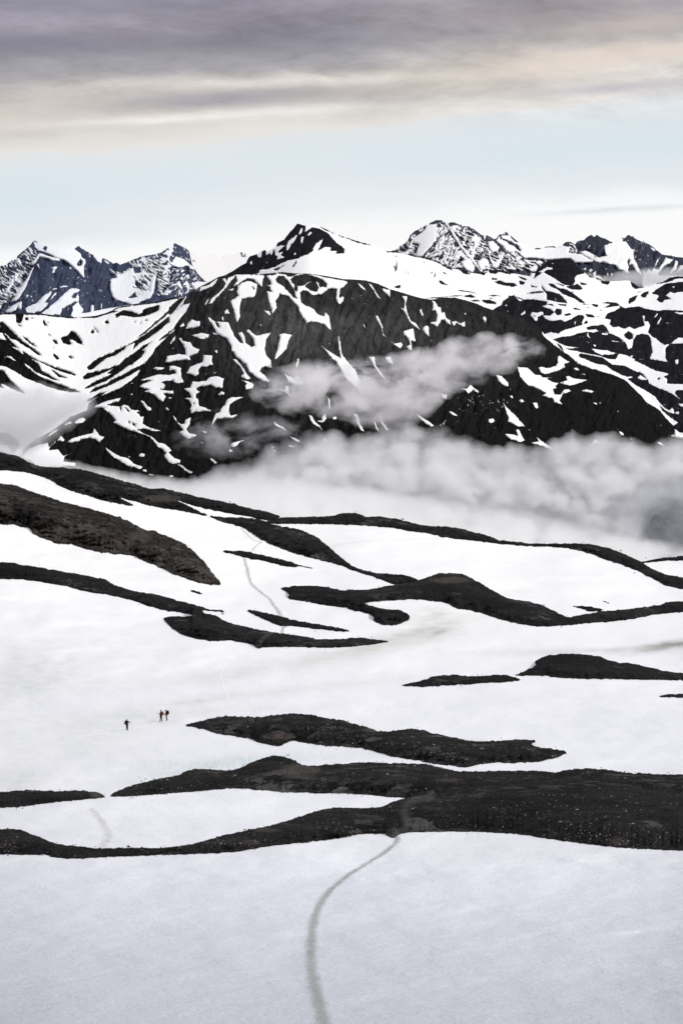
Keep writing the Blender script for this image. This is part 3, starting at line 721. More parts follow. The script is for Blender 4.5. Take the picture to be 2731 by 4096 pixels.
def mountain_mat(name, rock, rock2, snow, wob, scale, haze=(0, 0, 0), rough_snow=.0, fleck=None, frot=.6):
    m, nt = new_mat(name)
    p = world_pos(nt)
    f = attr(nt, 'snow').outputs['Fac']
    ps = mapping(nt, p, scale=(1, .35, 1))
    n1 = noise(nt, ps, 1 / scale, 5, .65)
    ff = math_n(nt, 'ADD', f, math_n(nt, 'MULTIPLY', math_n(nt, 'SUBTRACT', n1, .5), wob))
    if fleck:
        fn = noise(nt, mapping(nt, p, scale=(1, .6, .5), rot=(0, frot, 0), loc=(9, 4, 2)), 1 / (scale * 1.1), 4, .7)
        fz = noise(nt, p, 1 / (scale * 14), 2, .5)
        fn = math_n(nt, 'ADD', fn, math_n(nt, 'MULTIPLY', math_n(nt, 'SUBTRACT', fz, .5), .45))
        ff = math_n(nt, 'MAXIMUM', ff, math_n(nt, 'MULTIPLY', math_n(nt, 'SUBTRACT', fn, fleck), 30.))
        rn = noise(nt, mapping(nt, p, scale=(1, .6, .5), rot=(0, frot, 0), loc=(3, 14, 22)), 1 / (scale * 1.1), 4, .7)
        ff = math_n(nt, 'MINIMUM', ff, math_n(nt, 'MULTIPLY', math_n(nt, 'SUBTRACT', fleck + .06, rn), 30.))
    fac = ramp(nt, math_n(nt, 'MULTIPLY_ADD', ff, .25, .5), [(.30, 0), (.68, 1)])
    streak = noise(nt, mapping(nt, p, scale=(1, .5, .5), rot=(0, .6, 0)), 1 / (scale * 2.2), 6, .7)
    big = noise(nt, p, 1 / (scale * 22), 3, .5)
    rc = mixc(nt, ramp(nt, streak, [(.3, 0), (.7, 1)]), rock, rock2)
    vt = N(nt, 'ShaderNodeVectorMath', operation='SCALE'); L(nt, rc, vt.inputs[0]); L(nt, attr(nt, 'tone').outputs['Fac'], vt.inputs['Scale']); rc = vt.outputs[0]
    rc = mixc(nt, math_n(nt, 'MULTIPLY', ramp(nt, big, [(.35, 0), (.65, 1)]), .55), rc, tuple(c * .45 for c in rock))
    sc = mixc(nt, math_n(nt, 'MULTIPLY', ramp(nt, noise(nt, ps, 1 / (scale * 5), 5, .6), [(.5, 0), (.8, 1)]), rough_snow), snow, tuple(c * .7 for c in snow))
    col = mixc(nt, fac, rc, sc)
    b = N(nt, 'ShaderNodeBsdfPrincipled', _Roughness=1.); b.inputs['Specular IOR Level'].default_value = .0
    L(nt, col, b.inputs['Base Color'])
    bump = N(nt, 'ShaderNodeBump', _Strength=.55, _Distance=scale * 1.0)
    L(nt, math_n(nt, 'MULTIPLY', streak, math_n(nt, 'SUBTRACT', 1.15, fac)), bump.inputs['Height'])
    L(nt, bump.outputs[0], b.inputs['Normal'])
    out = N(nt, 'ShaderNodeOutputMaterial')
    if sum(haze) > 0:
        # thin air between here and there: a little scattered skylight
        b.inputs['Emission Color'].default_value = (*haze, 1); b.inputs['Emission Strength'].default_value = 1.0
    L(nt, b.outputs[0], out.inputs['Surface'])
    return m

def snow_mat():
    m, nt = new_mat('snow')
    p = world_pos(nt)
    col = attr(nt, 'Col').outputs['Color']
    near = attr(nt, 'near').outputs['Fac']
    n1 = noise(nt, mapping(nt, p, scale=(.35, 1, 1)), .12, 5, .55)
    n2 = noise(nt, p, 4.2, 4, .65)
    n3 = noise(nt, p, .9, 5, .62)
    c = mixc(nt, math_n(nt, 'MULTIPLY', ramp(nt, n1, [(.45, 0), (.75, 1)]), .07), col, (.5, .52, .55))
    c = mixc(nt, math_n(nt, 'MULTIPLY', math_n(nt, 'MULTIPLY', ramp(nt, n2, [(.35, 1), (.6, 0)]), near), .14), c, (.42, .42, .46))
    c = mixc(nt, math_n(nt, 'MULTIPLY', math_n(nt, 'MULTIPLY', ramp(nt, n2, [(.55, 0), (.75, 1)]), near), .35), c, (.93, .93, .95))
    b = N(nt, 'ShaderNodeBsdfPrincipled', _Roughness=.75); b.inputs['Specular IOR Level'].default_value = .15
    L(nt, c, b.inputs['Base Color'])
    bump = N(nt, 'ShaderNodeBump', _Strength=.7, _Distance=.25)
    L(nt, math_n(nt, 'MULTIPLY_ADD', n2, .4, math_n(nt, 'MULTIPLY', n3, .8)), bump.inputs['Height'])
    b2 = N(nt, 'ShaderNodeBump', _Strength=.22, _Distance=2.0)
    L(nt, noise(nt, mapping(nt, p, scale=(.5, 1, 1)), .07, 3, .5), b2.inputs['Height'])
    L(nt, b2.outputs[0], bump.inputs['Normal']); L(nt, bump.outputs[0], b.inputs['Normal'])
    L(nt, b.outputs[0], N(nt, 'ShaderNodeOutputMaterial').inputs['Surface'])
    return m

def rock_mat(name, brown, crag, stones, dist):
    """dist: how far it lies, sets the smallest grain worth drawing (m)"""
    g = max(.16, dist * .0009)
    m, nt = new_mat(name)
    p = world_pos(nt)
    big = noise(nt, p, .05, 5, .6); mid = noise(nt, mapping(nt, p, scale=(1, .5, 1.6)), .28, 6, .68)
    fine = noise(nt, p, .9 / g, 3, .7)
    base = mixc(nt, ramp(nt, mid, [(.32, 0), (.72, 1)]), (.0035, .0036, .0042), (.022, .0215, .023))
    base = mixc(nt, math_n(nt, 'MULTIPLY', ramp(nt, fine, [(.50, 0), (.72, 1)]), .7), base, (.06, .058, .058))
    # slabs and cracks
    wv = N(nt, 'ShaderNodeVectorMath', operation='ADD'); L(nt, mapping(nt, p, scale=(1, .45, 1.5), rot=(0, .3, 0)), wv.inputs[0])
    wn3 = N(nt, 'ShaderNodeTexNoise'); wn3.inputs['Scale'].default_value = .5; wn3.inputs['Detail'].default_value = 4; L(nt, p, wn3.inputs['Vector'])
    ws = N(nt, 'ShaderNodeVectorMath', operation='SCALE'); L(nt, wn3.outputs['Color'], ws.inputs[0]); ws.inputs['Scale'].default_value = 2.2; L(nt, ws.outputs[0], wv.inputs[1])
    vs_ = .55 / max(1, dist / 260.)
    va = N(nt, 'ShaderNodeTexVoronoi', feature='F1', _Scale=vs_); L(nt, wv.outputs[0], va.inputs['Vector'])
    vb = N(nt, 'ShaderNodeTexVoronoi', feature='DISTANCE_TO_EDGE', _Scale=vs_); L(nt, wv.outputs[0], vb.inputs['Vector'])
    sl = N(nt, 'ShaderNodeTexWhiteNoise', noise_dimensions='3D'); L(nt, va.outputs['Color'], sl.inputs['Vector'])
    slab = ramp(nt, sl.outputs['Value'], [(0, (.004, .004, .005)), (.45, (.018, .018, .019)), (.8, (.058, .057, .059)), (1, (.13, .127, .127))])
    slab = mixc(nt, ramp(nt, vb.outputs['Distance'], [(.02, .9), (.10, 0)]), slab, (.002, .002, .0025))
    smask = ramp(nt, noise(nt, mapping(nt, p, scale=(1, .6, 1.5), loc=(71, 3, 9)), .07, 4, .6), [(.60 - .17 * min(crag, 1.5), 0), (.70 - .17 * min(crag, 1.5), 1)])
    base = mixc(nt, math_n(nt, 'MULTIPLY', smask, .8), base, slab)
    bf = math_n(nt, 'MULTIPLY', ramp(nt, noise(nt, mapping(nt, p, scale=(1, 1, 2.), loc=(31, 7, 3)), .085 if brown > .6 else .06, 6, .7), [(.34 if brown > .6 else .5, 0), (.58 if brown > .6 else .66, 1)]), min(1, brown))
    bcol = mixc(nt, ramp(nt, fine, [(.3, 0), (.7, 1)]), (.020, .015, .012), (.21, .172, .145))
    bcol = mixc(nt, ramp(nt, vb.outputs['Distance'], [(.02, .75), (.12, 0)]), mixc(nt, sl.outputs['Value'], mixc(nt, .5, bcol, (.012, .009, .008)), bcol), (.006, .005, .0045))
    base = mixc(nt, math_n(nt, 'MULTIPLY', bf, .9), base, bcol)
    cr = noise(nt, mapping(nt, p, scale=(1, .6, .8), rot=(0, .35, 0)), .35, 7, .72)
    base = mixc(nt, ramp(nt, cr, [(.36, .92), (.5, 0)]), base, (.003, .003, .0035))
    if stones > 0:
        v = N(nt, 'ShaderNodeTexVoronoi', feature='F1', _Scale=.62 / g); L(nt, p, v.inputs['Vector'])
        wn = N(nt, 'ShaderNodeTexWhiteNoise', noise_dimensions='3D'); L(nt, v.outputs['Color'], wn.inputs['Vector'])
        sel = ramp(nt, wn.outputs['Value'], [(.90, 0), (.93, .25), (.985, .35), (.993, 1)])
        spot = ramp(nt, v.outputs['Distance'], [(.26, 1), (.42, 0)])
        base = mixc(nt, math_n(nt, 'MULTIPLY', math_n(nt, 'MULTIPLY', sel, spot), .8 * stones), base, (.30, .29, .29))
    mt = N(nt, 'ShaderNodeVectorMath', operation='SCALE'); L(nt, base, mt.inputs[0]); L(nt, ramp(nt, noise(nt, mapping(nt, p, scale=(1, .7, 2)), .035, 3, .5), [(.3, .36 if dist < 260 else .4), (.7, 1.35 if dist < 260 else 1.45)]), mt.inputs['Scale']); base = mt.outputs[0]
    tr = attr(nt, 'trod').outputs['Fac']
    base = mixc(nt, math_n(nt, 'MULTIPLY', tr, math_n(nt, 'MULTIPLY', ramp(nt, mid, [(.3, .25), (.65, 1)]), .75)), base, mixc(nt, fine, (.06, .06, .062), (.20, .20, .205)))
    tan = attr(nt, 'tan').outputs['Fac']
    base = mixc(nt, math_n(nt, 'MULTIPLY', tan, math_n(nt, 'MULTIPLY', ramp(nt, mid, [(.3, .3), (.6, 1)]), .9)), base, mixc(nt, fine, (.045, .040, .037), (.145, .124, .11)))
    b = N(nt, 'ShaderNodeBsdfPrincipled', _Roughness=.85); b.inputs['Specular IOR Level'].default_value = .04
    L(nt, base, b.inputs['Base Color'])
    bump = N(nt, 'ShaderNodeBump', _Strength=.9, _Distance=g * 2.2)
    L(nt, math_n(nt, 'ADD', fine, math_n(nt, 'MULTIPLY', cr, 2.0)), bump.inputs['Height'])
    L(nt, bump.outputs[0], b.inputs['Normal'])
    L(nt, b.outputs[0], N(nt, 'ShaderNodeOutputMaterial').inputs['Surface'])
    return m

def plain(name, col, rough=.9, spec=.04):
    m, nt = new_mat(name)
    b = N(nt, 'ShaderNodeBsdfPrincipled', _Roughness=rough); b.inputs['Specular IOR Level'].default_value = spec
    n = noise(nt, N(nt, 'ShaderNodeTexCoord').outputs['Object'], 18, 4, .6)
    L(nt, mixc(nt, n, tuple(c * .8 for c in col), tuple(min(1, c * 1.2) for c in col)), b.inputs['Base Color'])
    L(nt, b.outputs[0], N(nt, 'ShaderNodeOutputMaterial').inputs['Surface'])
    return m

# ------------------------------------------------------------------ mountains
def parse(txt):
    out = []
    for ln in txt.splitlines():
        ln = ln.strip()
        if not ln: continue
        k, rest = ln[0], ln[1:]
        par = None
        if ';' in rest:
            rest, pr = rest.split(';'); par = [float(v) for v in pr.split()] or None
        out.append((k, PS(rest), par))
    return out
def snow_field_value(x, y, layers, default, warp=2.6, wscale=16., seed=0):
    wx = x + 1.6 * fbm(x / 26, y / 26, 2, seed + 1) + 2.6 * fbm(x / 7.5, y / 7.5, 2, seed + 2)
    wy = y + 1.4 * fbm(x / 26, y / 26, 2, seed + 5) + 2.2 * fbm(x / 7.5, y / 7.5, 2, seed + 6)
    CL = 9.0
    f = np.full(x.shape, CL if default == 's' else -CL)
    for i, (k, poly, par) in enumerate(layers):
        lo = poly.min(0) - CL - 6; hi = poly.max(0) + CL + 6
        idx = np.nonzero((x > lo[0]) & (x < hi[0]) & (y > lo[1]) & (y < hi[1]))[0]
        if len(idx) == 0: continue
        s = sdf(wx[idx], wy[idx], poly)
        cur = f[idx]
        if k == 's': new = np.maximum(cur, np.clip(s - .2, -CL, CL))
        elif k == 'r': new = np.minimum(cur, -np.clip(s + .4, -CL, CL))
        else:
            bias, ang, sx, sy = par
            a = math.radians(ang); ca, sa = math.cos(a), math.sin(a)
            # streaks run along the direction ang (measured from the vertical)
            wq = 9 * fbm(x[idx] / 38, y[idx] / 38, 2, seed + 40); u = (x[idx] * ca + y[idx] * sa) + wq; v = (-x[idx] * sa + y[idx] * ca) + wq
            n = ridged(u / (34 * sx) , v / (34 * sy), 3, seed + i * 1.7) * .8 - .22 + fbm(u / (15 * sx), v / (15 * sy), 3, seed + i) * .8
            w = sst(-4, 10, s)
            new = cur * (1 - w) + w * np.clip((n + bias) * 13, -CL, CL)
        f[idx] = new
    return f

def sheet(name, label, sil, ybot, layers, default, mat, D0, slope, curve=0., relief=20., rs=60., jag=2.5, x0=-170, x1=2900, step=3.0, seed=0, back=(900, 500), tone=None):
    xs = np.arange(x0, x1 + step, step)
    if x0 < 0: xs = np.concatenate([np.arange(x0 - 1400, x0, 20.), xs])
    if x1 > 2800: xs = np.concatenate([xs, np.arange(xs[-1] + 20, xs[-1] + 1400, 20.)])
    yt = np.interp(xs, sil[:, 0], sil[:, 1])
    yt = yt + jag * fbm(xs / 9., xs * 0 + seed, 3, seed + 3) * 1.2
    yb = ybot(xs) if callable(ybot) else np.full(xs.shape, float(ybot))
    nr = int((yb - yt).max() / step) + 1
    t = np.linspace(0, 1, nr)[:, None]
    Y = yt[None] + t * (yb - yt)[None]; X = np.repeat(xs[None], nr, 0)
    x = X.ravel(); y = Y.ravel()
    ytr = np.repeat(yt[None], nr, 0).ravel()
    f = snow_field_value(x, y + 3.5 * np.exp(-(y - ytr) / 3.), layers, default, seed=seed)
    ysm = np.interp(xs, sil[:, 0], sil[:, 1]); ysm = np.convolve(np.pad(ysm, 60, mode='edge'), np.hanning(123)[1:-1] / np.hanning(123).sum(), mode='valid')
    dy = y - np.repeat(ysm[None], nr, 0).ravel()
    # real distances: nearer towards the foot; gullies and ribs run down the face
    n = ridged(x / rs + .35 * y / rs, y / (rs * 2.6), 3, seed + 9) * .9 + fbm(x / (rs * .4), y / (rs * .6), 2, seed + 2) * .28
    D = D0 - slope * dy - curve * dy ** 2 + relief * n * sst(0, 60, dy + 15) * (1 - .95 * sst(-4, 6, f)) - sst(-2, 5, -f) * relief * .12
    D = D.reshape(nr, -1)
    V = pos(x, y, D.ravel()).reshape(nr, len(xs), 3)
    b1 = V[0].copy(); b1[:, 1] += back[0]; b1[:, 2] -= back[1] * .6
    b2 = V[0].copy(); b2[:, 1] += back[0] * 2; b2[:, 2] -= back[1] * 2
    V = np.concatenate([b2[None], b1[None], V], 0)
    fa = np.concatenate([np.full(2 * len(xs), -9.), f])
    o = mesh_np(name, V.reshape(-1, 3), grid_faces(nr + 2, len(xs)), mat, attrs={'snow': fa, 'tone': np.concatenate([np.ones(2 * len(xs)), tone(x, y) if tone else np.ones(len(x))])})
    tag(o, label, 'mountain', kind='structure')
    return o

mat_far = mountain_mat('far_rock_and_snow', (.070, .083, .135), (.040, .050, .084), (.80, .82, .86), 2.6, 22, rough_snow=.35, fleck=.67, frot=-.7)  # bluish distance haze put into the rock colours
mat_farR = mountain_mat('far_right_rock_and_snow', (.070, .077, .102), (.032, .037, .055), (.88, .88, .89), 2.6, 22, rough_snow=.2, fleck=.68, frot=.6)  # distance haze carried by these rock colours too
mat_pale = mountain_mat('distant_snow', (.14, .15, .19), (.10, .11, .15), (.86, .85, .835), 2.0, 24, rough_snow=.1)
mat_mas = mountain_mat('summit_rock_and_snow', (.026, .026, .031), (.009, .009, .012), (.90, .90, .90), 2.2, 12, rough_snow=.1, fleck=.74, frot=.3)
mat_front = mountain_mat('dark_rock_and_snow', (.032, .031, .031), (.011, .0112, .0125), (.88, .88, .88), 2.2, 9, rough_snow=.12, fleck=.75, frot=.5)

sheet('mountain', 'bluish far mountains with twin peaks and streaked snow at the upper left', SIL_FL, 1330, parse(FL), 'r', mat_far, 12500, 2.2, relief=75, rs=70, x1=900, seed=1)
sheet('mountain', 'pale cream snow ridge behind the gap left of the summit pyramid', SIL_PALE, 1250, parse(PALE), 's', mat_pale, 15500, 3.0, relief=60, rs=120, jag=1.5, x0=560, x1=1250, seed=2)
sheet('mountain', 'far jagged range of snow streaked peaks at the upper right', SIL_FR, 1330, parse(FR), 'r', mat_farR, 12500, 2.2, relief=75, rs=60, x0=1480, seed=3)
sheet('mountain', 'dark summit pyramid with a long white snow shoulder and rocky plateau', SIL_M, lambda x: np.interp(x, [600, 1300, 1900, 2050, 2300, 2900], [1200, 1230, 1330, 1480, 1750, 2050]), parse(MM), 's', mat_mas, 8200, 4.2, curve=-.0009, relief=30, rs=45, x0=780, seed=4, jag=2.)
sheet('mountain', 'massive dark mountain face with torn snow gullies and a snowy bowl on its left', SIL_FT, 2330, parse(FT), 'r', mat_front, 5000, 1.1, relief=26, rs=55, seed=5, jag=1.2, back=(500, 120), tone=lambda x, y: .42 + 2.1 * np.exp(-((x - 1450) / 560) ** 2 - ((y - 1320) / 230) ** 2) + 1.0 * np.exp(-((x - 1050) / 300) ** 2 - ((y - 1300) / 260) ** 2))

# valley floor and far ground
m_g, ntg = new_mat('valley_ground')
bg = N(ntg, 'ShaderNodeBsdfPrincipled', _Roughness=.95)
L(ntg, mixc(ntg, ramp(ntg, noise(ntg, world_pos(ntg), .0012, 8, .6), [(.45, 0), (.55, 1)]), (.02, .022, .025), (.6, .62, .65)), bg.inputs['Base Color'])
L(ntg, bg.outputs[0], N(ntg, 'ShaderNodeOutputMaterial').inputs['Surface'])
gx = np.linspace(-40000, 40000, 60); gy = np.linspace(-6000, 60000, 60)
GX, GY = np.meshgrid(gx, gy)
o = mesh_np('ground', np.stack([GX.ravel(), GY.ravel(), -1250 + 60 * fbm(GX.ravel() / 5000, GY.ravel() / 5000)], -1), grid_faces(60, 60), m_g)
tag(o, 'valley floor far below the mountains', kind='structure')

# ------------------------------------------------------------------ the near snowfield
_R = np.array([1700, 1900, 2090, 2300, 2500, 2700, 2900, 3100, 3330, 3550, 3800, 4096, 4500, 5200, 6500, 8000])
_D = np.array([1330, 1150, 960, 700, 520, 390, 285, 208, 147, 112, 82, 60, 42, 27, 15, 9.])
_rr = np.linspace(1700, 8000, 2000); _dd = np.exp(np.interp(_rr, _R, np.log(_D)))
_k = np.exp(-np.linspace(-2.5, 2.5, 61) ** 2); _k /= _k.sum()
_dd = np.exp(np.convolve(np.pad(np.log(_dd), 30, mode='reflect', reflect_type='odd'), _k, mode='valid'))
_sx = np.arange(-400, 3200, 10.); _sy = np.interp(_sx, SKY[:, 0], SKY[:, 1])
_sy = np.convolve(np.pad(_sy, 20, mode='edge'), np.ones(41) / 41, mode='valid')
def d_snow(x, y):
    s = np.interp(x, _sx, _sy)
    w = sst(0, 1, (2950 - y) / (2950 - s))
    ye = y + w * (2090 - s)
    d = np.interp(ye, _rr, _dd)
    near = sst(4300, 3600, y)
    und = .034 * fbm(x / 700, y / 170, 3, 3) + .007 * fbm(x / 190, y / 46, 2, 8)
    und = und + .0012 * perlin(x / 60, y / 16, 4)
    # snow bank above the wide ridge, wind scoops
    for cx, cy, rx, ry, a in SCOOPS:
        q = ((x - cx) / rx) ** 2 + ((y - cy) / ry) ** 2
        und = und + a * np.exp(-q) * (y - cy) / ry
    return d * (1 + und * (0.35 + .65 * near))
SCOOPS = [(880, 3070, 330, 40, .030), (1700, 2500, 140, 46, .030), (2660, 2585, 130, 30, .05), (1250, 2680, 500, 40, .012), (120, 2700, 260, 80, .016), (1000, 2060 + 900, 300, 50, .0)]

TINT = [  # x, y, rx, ry, tilt, amount, colour (display coordinates); dirt, plus painted shade of scoop and edge dip
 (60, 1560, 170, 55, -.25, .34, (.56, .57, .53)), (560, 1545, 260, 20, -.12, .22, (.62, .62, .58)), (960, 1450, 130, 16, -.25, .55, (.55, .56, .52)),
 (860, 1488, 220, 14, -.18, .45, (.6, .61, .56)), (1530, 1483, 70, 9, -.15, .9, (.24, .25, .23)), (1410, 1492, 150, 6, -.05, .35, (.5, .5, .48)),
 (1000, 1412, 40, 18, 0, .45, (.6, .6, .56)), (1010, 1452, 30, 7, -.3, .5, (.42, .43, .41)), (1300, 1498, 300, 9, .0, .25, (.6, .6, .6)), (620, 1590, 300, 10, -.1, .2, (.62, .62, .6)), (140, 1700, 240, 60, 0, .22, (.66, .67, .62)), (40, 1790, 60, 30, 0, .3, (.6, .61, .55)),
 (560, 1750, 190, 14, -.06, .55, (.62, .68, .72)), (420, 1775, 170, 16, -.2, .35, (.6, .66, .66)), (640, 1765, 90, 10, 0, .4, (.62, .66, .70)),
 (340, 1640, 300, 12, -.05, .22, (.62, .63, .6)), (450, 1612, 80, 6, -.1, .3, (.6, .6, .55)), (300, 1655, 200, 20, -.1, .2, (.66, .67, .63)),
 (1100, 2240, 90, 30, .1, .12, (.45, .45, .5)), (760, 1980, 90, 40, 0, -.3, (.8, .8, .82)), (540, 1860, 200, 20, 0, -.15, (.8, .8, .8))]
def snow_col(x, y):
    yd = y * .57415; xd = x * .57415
    st = [900, 1100, 1250, 1400, 1600, 1750, 1900, 2000, 2100, 2200, 2352, 2600]  # light falloff towards the foreground, painted into the snow colour
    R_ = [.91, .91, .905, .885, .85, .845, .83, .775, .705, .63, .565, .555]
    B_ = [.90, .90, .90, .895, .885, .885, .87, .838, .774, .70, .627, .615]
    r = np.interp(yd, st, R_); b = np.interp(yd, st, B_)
    side = 1 - .14 * sst(500, 900, np.abs(xd - 800)) * sst(1500, 2200, yd)  # vignette darkening of the lower sides, also painted into the colour
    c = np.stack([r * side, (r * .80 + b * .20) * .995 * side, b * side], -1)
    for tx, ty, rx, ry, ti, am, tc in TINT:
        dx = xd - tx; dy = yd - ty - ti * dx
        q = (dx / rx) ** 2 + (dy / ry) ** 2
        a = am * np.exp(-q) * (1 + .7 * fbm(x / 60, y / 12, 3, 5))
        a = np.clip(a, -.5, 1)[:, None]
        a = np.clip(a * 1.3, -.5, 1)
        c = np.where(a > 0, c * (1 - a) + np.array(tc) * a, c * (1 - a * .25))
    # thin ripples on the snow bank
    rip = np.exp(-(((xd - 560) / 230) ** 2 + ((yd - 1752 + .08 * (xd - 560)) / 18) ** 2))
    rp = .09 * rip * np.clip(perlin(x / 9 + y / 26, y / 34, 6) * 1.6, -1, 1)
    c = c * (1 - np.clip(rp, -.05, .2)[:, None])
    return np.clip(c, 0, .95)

M_SNOW = snow_mat()
def snow_attrs(x, y):
    near = sst(2900, 3700, y) * .6 + .4 * np.exp(-dist_line(x, y, LINE0) / 160.) * sst(3200, 3400, y)
    return near
LINE0 = chaikin(PS(PATHS[0][0]), closed=False, n=2)
STEP = 5.0
xs = np.concatenate([np.arange(-4200, -170, 60.), np.arange(-170, 2905, STEP), np.arange(2965, 7000, 60.)])
yt = np.interp(xs, SKY[:, 0], SKY[:, 1]) + 5
nr = 470
t = np.linspace(0, 1, nr)[:, None]
Ym = yt[None] + (4200 - yt[None]) * t
Ym = np.concatenate([Ym, 4200 + (7600 - 4200) * (np.linspace(0, 1, 26)[1:, None] ** 1.3) + 0 * yt[None]], 0)
Xm = np.repeat(xs[None], len(Ym), 0)
x = Xm.ravel(); y = Ym.ravel()
V = pos(x, y, d_snow(x, y)).reshape(len(Ym), len(xs), 3)
bk = []
for dy_, dz_ in ((2200, -900), (900, -420), (300, -120), (80, -14)):
    b = V[0].copy(); b[:, 1] += dy_; b[:, 2] += dz_; bk.append(b)
V = np.concatenate([np.array(bk), V], 0)
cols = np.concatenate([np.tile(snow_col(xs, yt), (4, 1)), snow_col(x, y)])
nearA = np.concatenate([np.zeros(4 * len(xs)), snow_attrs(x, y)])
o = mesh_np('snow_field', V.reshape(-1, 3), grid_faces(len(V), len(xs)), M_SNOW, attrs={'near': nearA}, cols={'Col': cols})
tag(o, 'white rolling snowfield sloping down from the foreground to the rocky skyline', kind='structure')

# ------------------------------------------------------------------ trodden tracks in the snow
def ribbon(text, hw, dark, label):
    ln = resample(chaikin(PS(text), closed=False, n=3), 5., closed=False)
    ln = ln + np.stack([fbm(ln[:, 1] / 26, ln[:, 0] / 26, 3, 2), fbm(ln[:, 0] / 26, ln[:, 1] / 26, 3, 5) * .4], -1) * 3.0
    d = d_snow(ln[:, 0], ln[:, 1])
    c = pos(ln[:, 0], ln[:, 1], d)
    tg = np.gradient(ln, axis=0); tg /= np.hypot(tg[:, 0], tg[:, 1])[:, None] + 1e-9
    px = F / d                                            # survey px per metre
    nx = -tg[:, 1]; ny = tg[:, 0] * .30                   # across the track, foreshortened
    K = 15
    s = np.linspace(-1, 1, K)
    wv = hw * (1 + .3 * fbm(ln[:, 1] / 40, ln[:, 0] / 40, 3, 4)) * px * 1.08
    wv = np.minimum(np.maximum(wv, 4.5), 60)
    X = ln[:, 0:1] + nx[:, None] * s * wv[:, None]; Y = ln[:, 1:2] + ny[:, None] * s * wv[:, None] + 0 * X
    D = d_snow(X.ravel(), Y.ravel())
    a = np.tile(1 - np.abs(s), (len(ln), 1)).ravel()
    prof = sst(0, .95, np.clip(a + .28 * fbm(X.ravel() / 9, Y.ravel() / 6, 3, 31) * (a > .02), 0, 1))
    D2 = D * (1 - .00025 - .0006 * prof)
    Vv = pos(X.ravel(), Y.ravel(), D2)
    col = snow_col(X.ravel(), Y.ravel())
    nn = fbm(X.ravel() / 7, Y.ravel() / 5, 3, 9) * 1.2
    along = np.repeat(fbm(np.arange(len(ln)) / 14., np.zeros(len(ln)), 3, 12) + .9 * fbm(np.arange(len(ln)) / 2.2, np.zeros(len(ln)), 2, 13), K)
    m_ = np.clip(prof * (abs(dark) * (1 + .35 * along) + nn * .35 * sst(.1, .5, prof)), 0, 1)[:, None]
    tgt = np.array((.27, .27, .25)) if dark > 0 else np.array((.92, .92, .90))
    if dark < 0:
        m_ = m_ * 1.0
        col = col * (1 - m_) + tgt * m_
        e = np.clip(1 - np.abs(np.tile(s, len(ln)) - .75) * 4, 0, 1)[:, None] * .34 * (1 + nn[:, None])
        col = col * (1 - e) + np.array((.5, .5, .47)) * e
    else: col = col * (1 - m_ * .75) + tgt * m_ * .75
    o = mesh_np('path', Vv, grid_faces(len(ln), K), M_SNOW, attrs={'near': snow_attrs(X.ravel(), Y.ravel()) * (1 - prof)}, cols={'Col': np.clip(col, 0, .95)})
    tag(o, label, kind='structure')
for pt in PATHS: ribbon(*pt)

# ------------------------------------------------------------------ rocks standing out of the snow
def lower_edge(x, y, poly):
    """row where the outline is next met going down from each point"""
    x1 = poly[:, 0]; y1 = poly[:, 1]; x2 = np.roll(x1, -1); y2 = np.roll(y1, -1)
    out = np.empty(len(x))
    for s in range(0, len(x), 20000):
        X = x[s:s + 20000, None]; Yv = y[s:s + 20000, None]
        c = (x1 > X) != (x2 > X)
        yy = y1 + (X - x1) * (y2 - y1) / np.where(np.abs(x2 - x1) < 1e-9, 1e-9, x2 - x1)
        yy = np.where(c & (yy > Yv - .01), yy, 1e9)
        out[s:s + 20000] = yy.min(1)
    return np.where(out > 1e8, y, out)

def cdt_region(poly, step):
    lo = poly.min(0); hi = poly.max(0)
    gx = np.arange(lo[0], hi[0], step); gy = np.arange(lo[1], hi[1], step * .8)
    X, Y = np.meshgrid(gx, gy); X = X + (np.arange(len(gy)) % 2)[:, None] * step * .5
    x = X.ravel() + rng.uniform(-.2, .2, X.size) * step; y = Y.ravel() + rng.uniform(-.2, .2, X.size) * step
    s = sdf(x, y, poly); k = s > step * .55
    x = x[k]; y = y[k]; s = s[k]
    nb = len(poly)
    vs = [Vector((float(a), float(b))) for a, b in poly] + [Vector((float(a), float(b))) for a, b in zip(x, y)]
    r = delaunay_2d_cdt(vs, [(i, (i + 1) % nb) for i in range(nb)], [], 1, 1e-4, True)
    vv = np.array([tuple(v) for v in r[0]]); fc = np.array([f for f in r[2] if len(f) == 3])
    cen = vv[fc].mean(1); fc = fc[sdf(cen[:, 0], cen[:, 1], poly) > 0]
    # output order may differ from input: recompute distance for every vertex
    sd = sdf(vv[:, 0], vv[:, 1], poly)
    return vv, fc, np.maximum(sd, 0), r[1]

def poly_rough(text, amp, step=5., seed=0):
    p = resample(chaikin(PS(text), n=1), step)
    q = np.roll(p, -1, 0) - np.roll(p, 1, 0); q /= np.hypot(q[:, 0], q[:, 1])[:, None] + 1e-9
    n = (fbm(p[:, 0] / 26., p[:, 1] / 16., 4, seed + 20, .75) - .5 * np.abs(fbm(p[:, 0] / 9., p[:, 1] / 9., 2, seed + 30))) * amp * 1.6
    return p + np.stack([q[:, 1], -q[:, 0]], -1) * n[:, None] * np.array([.5, 1.])

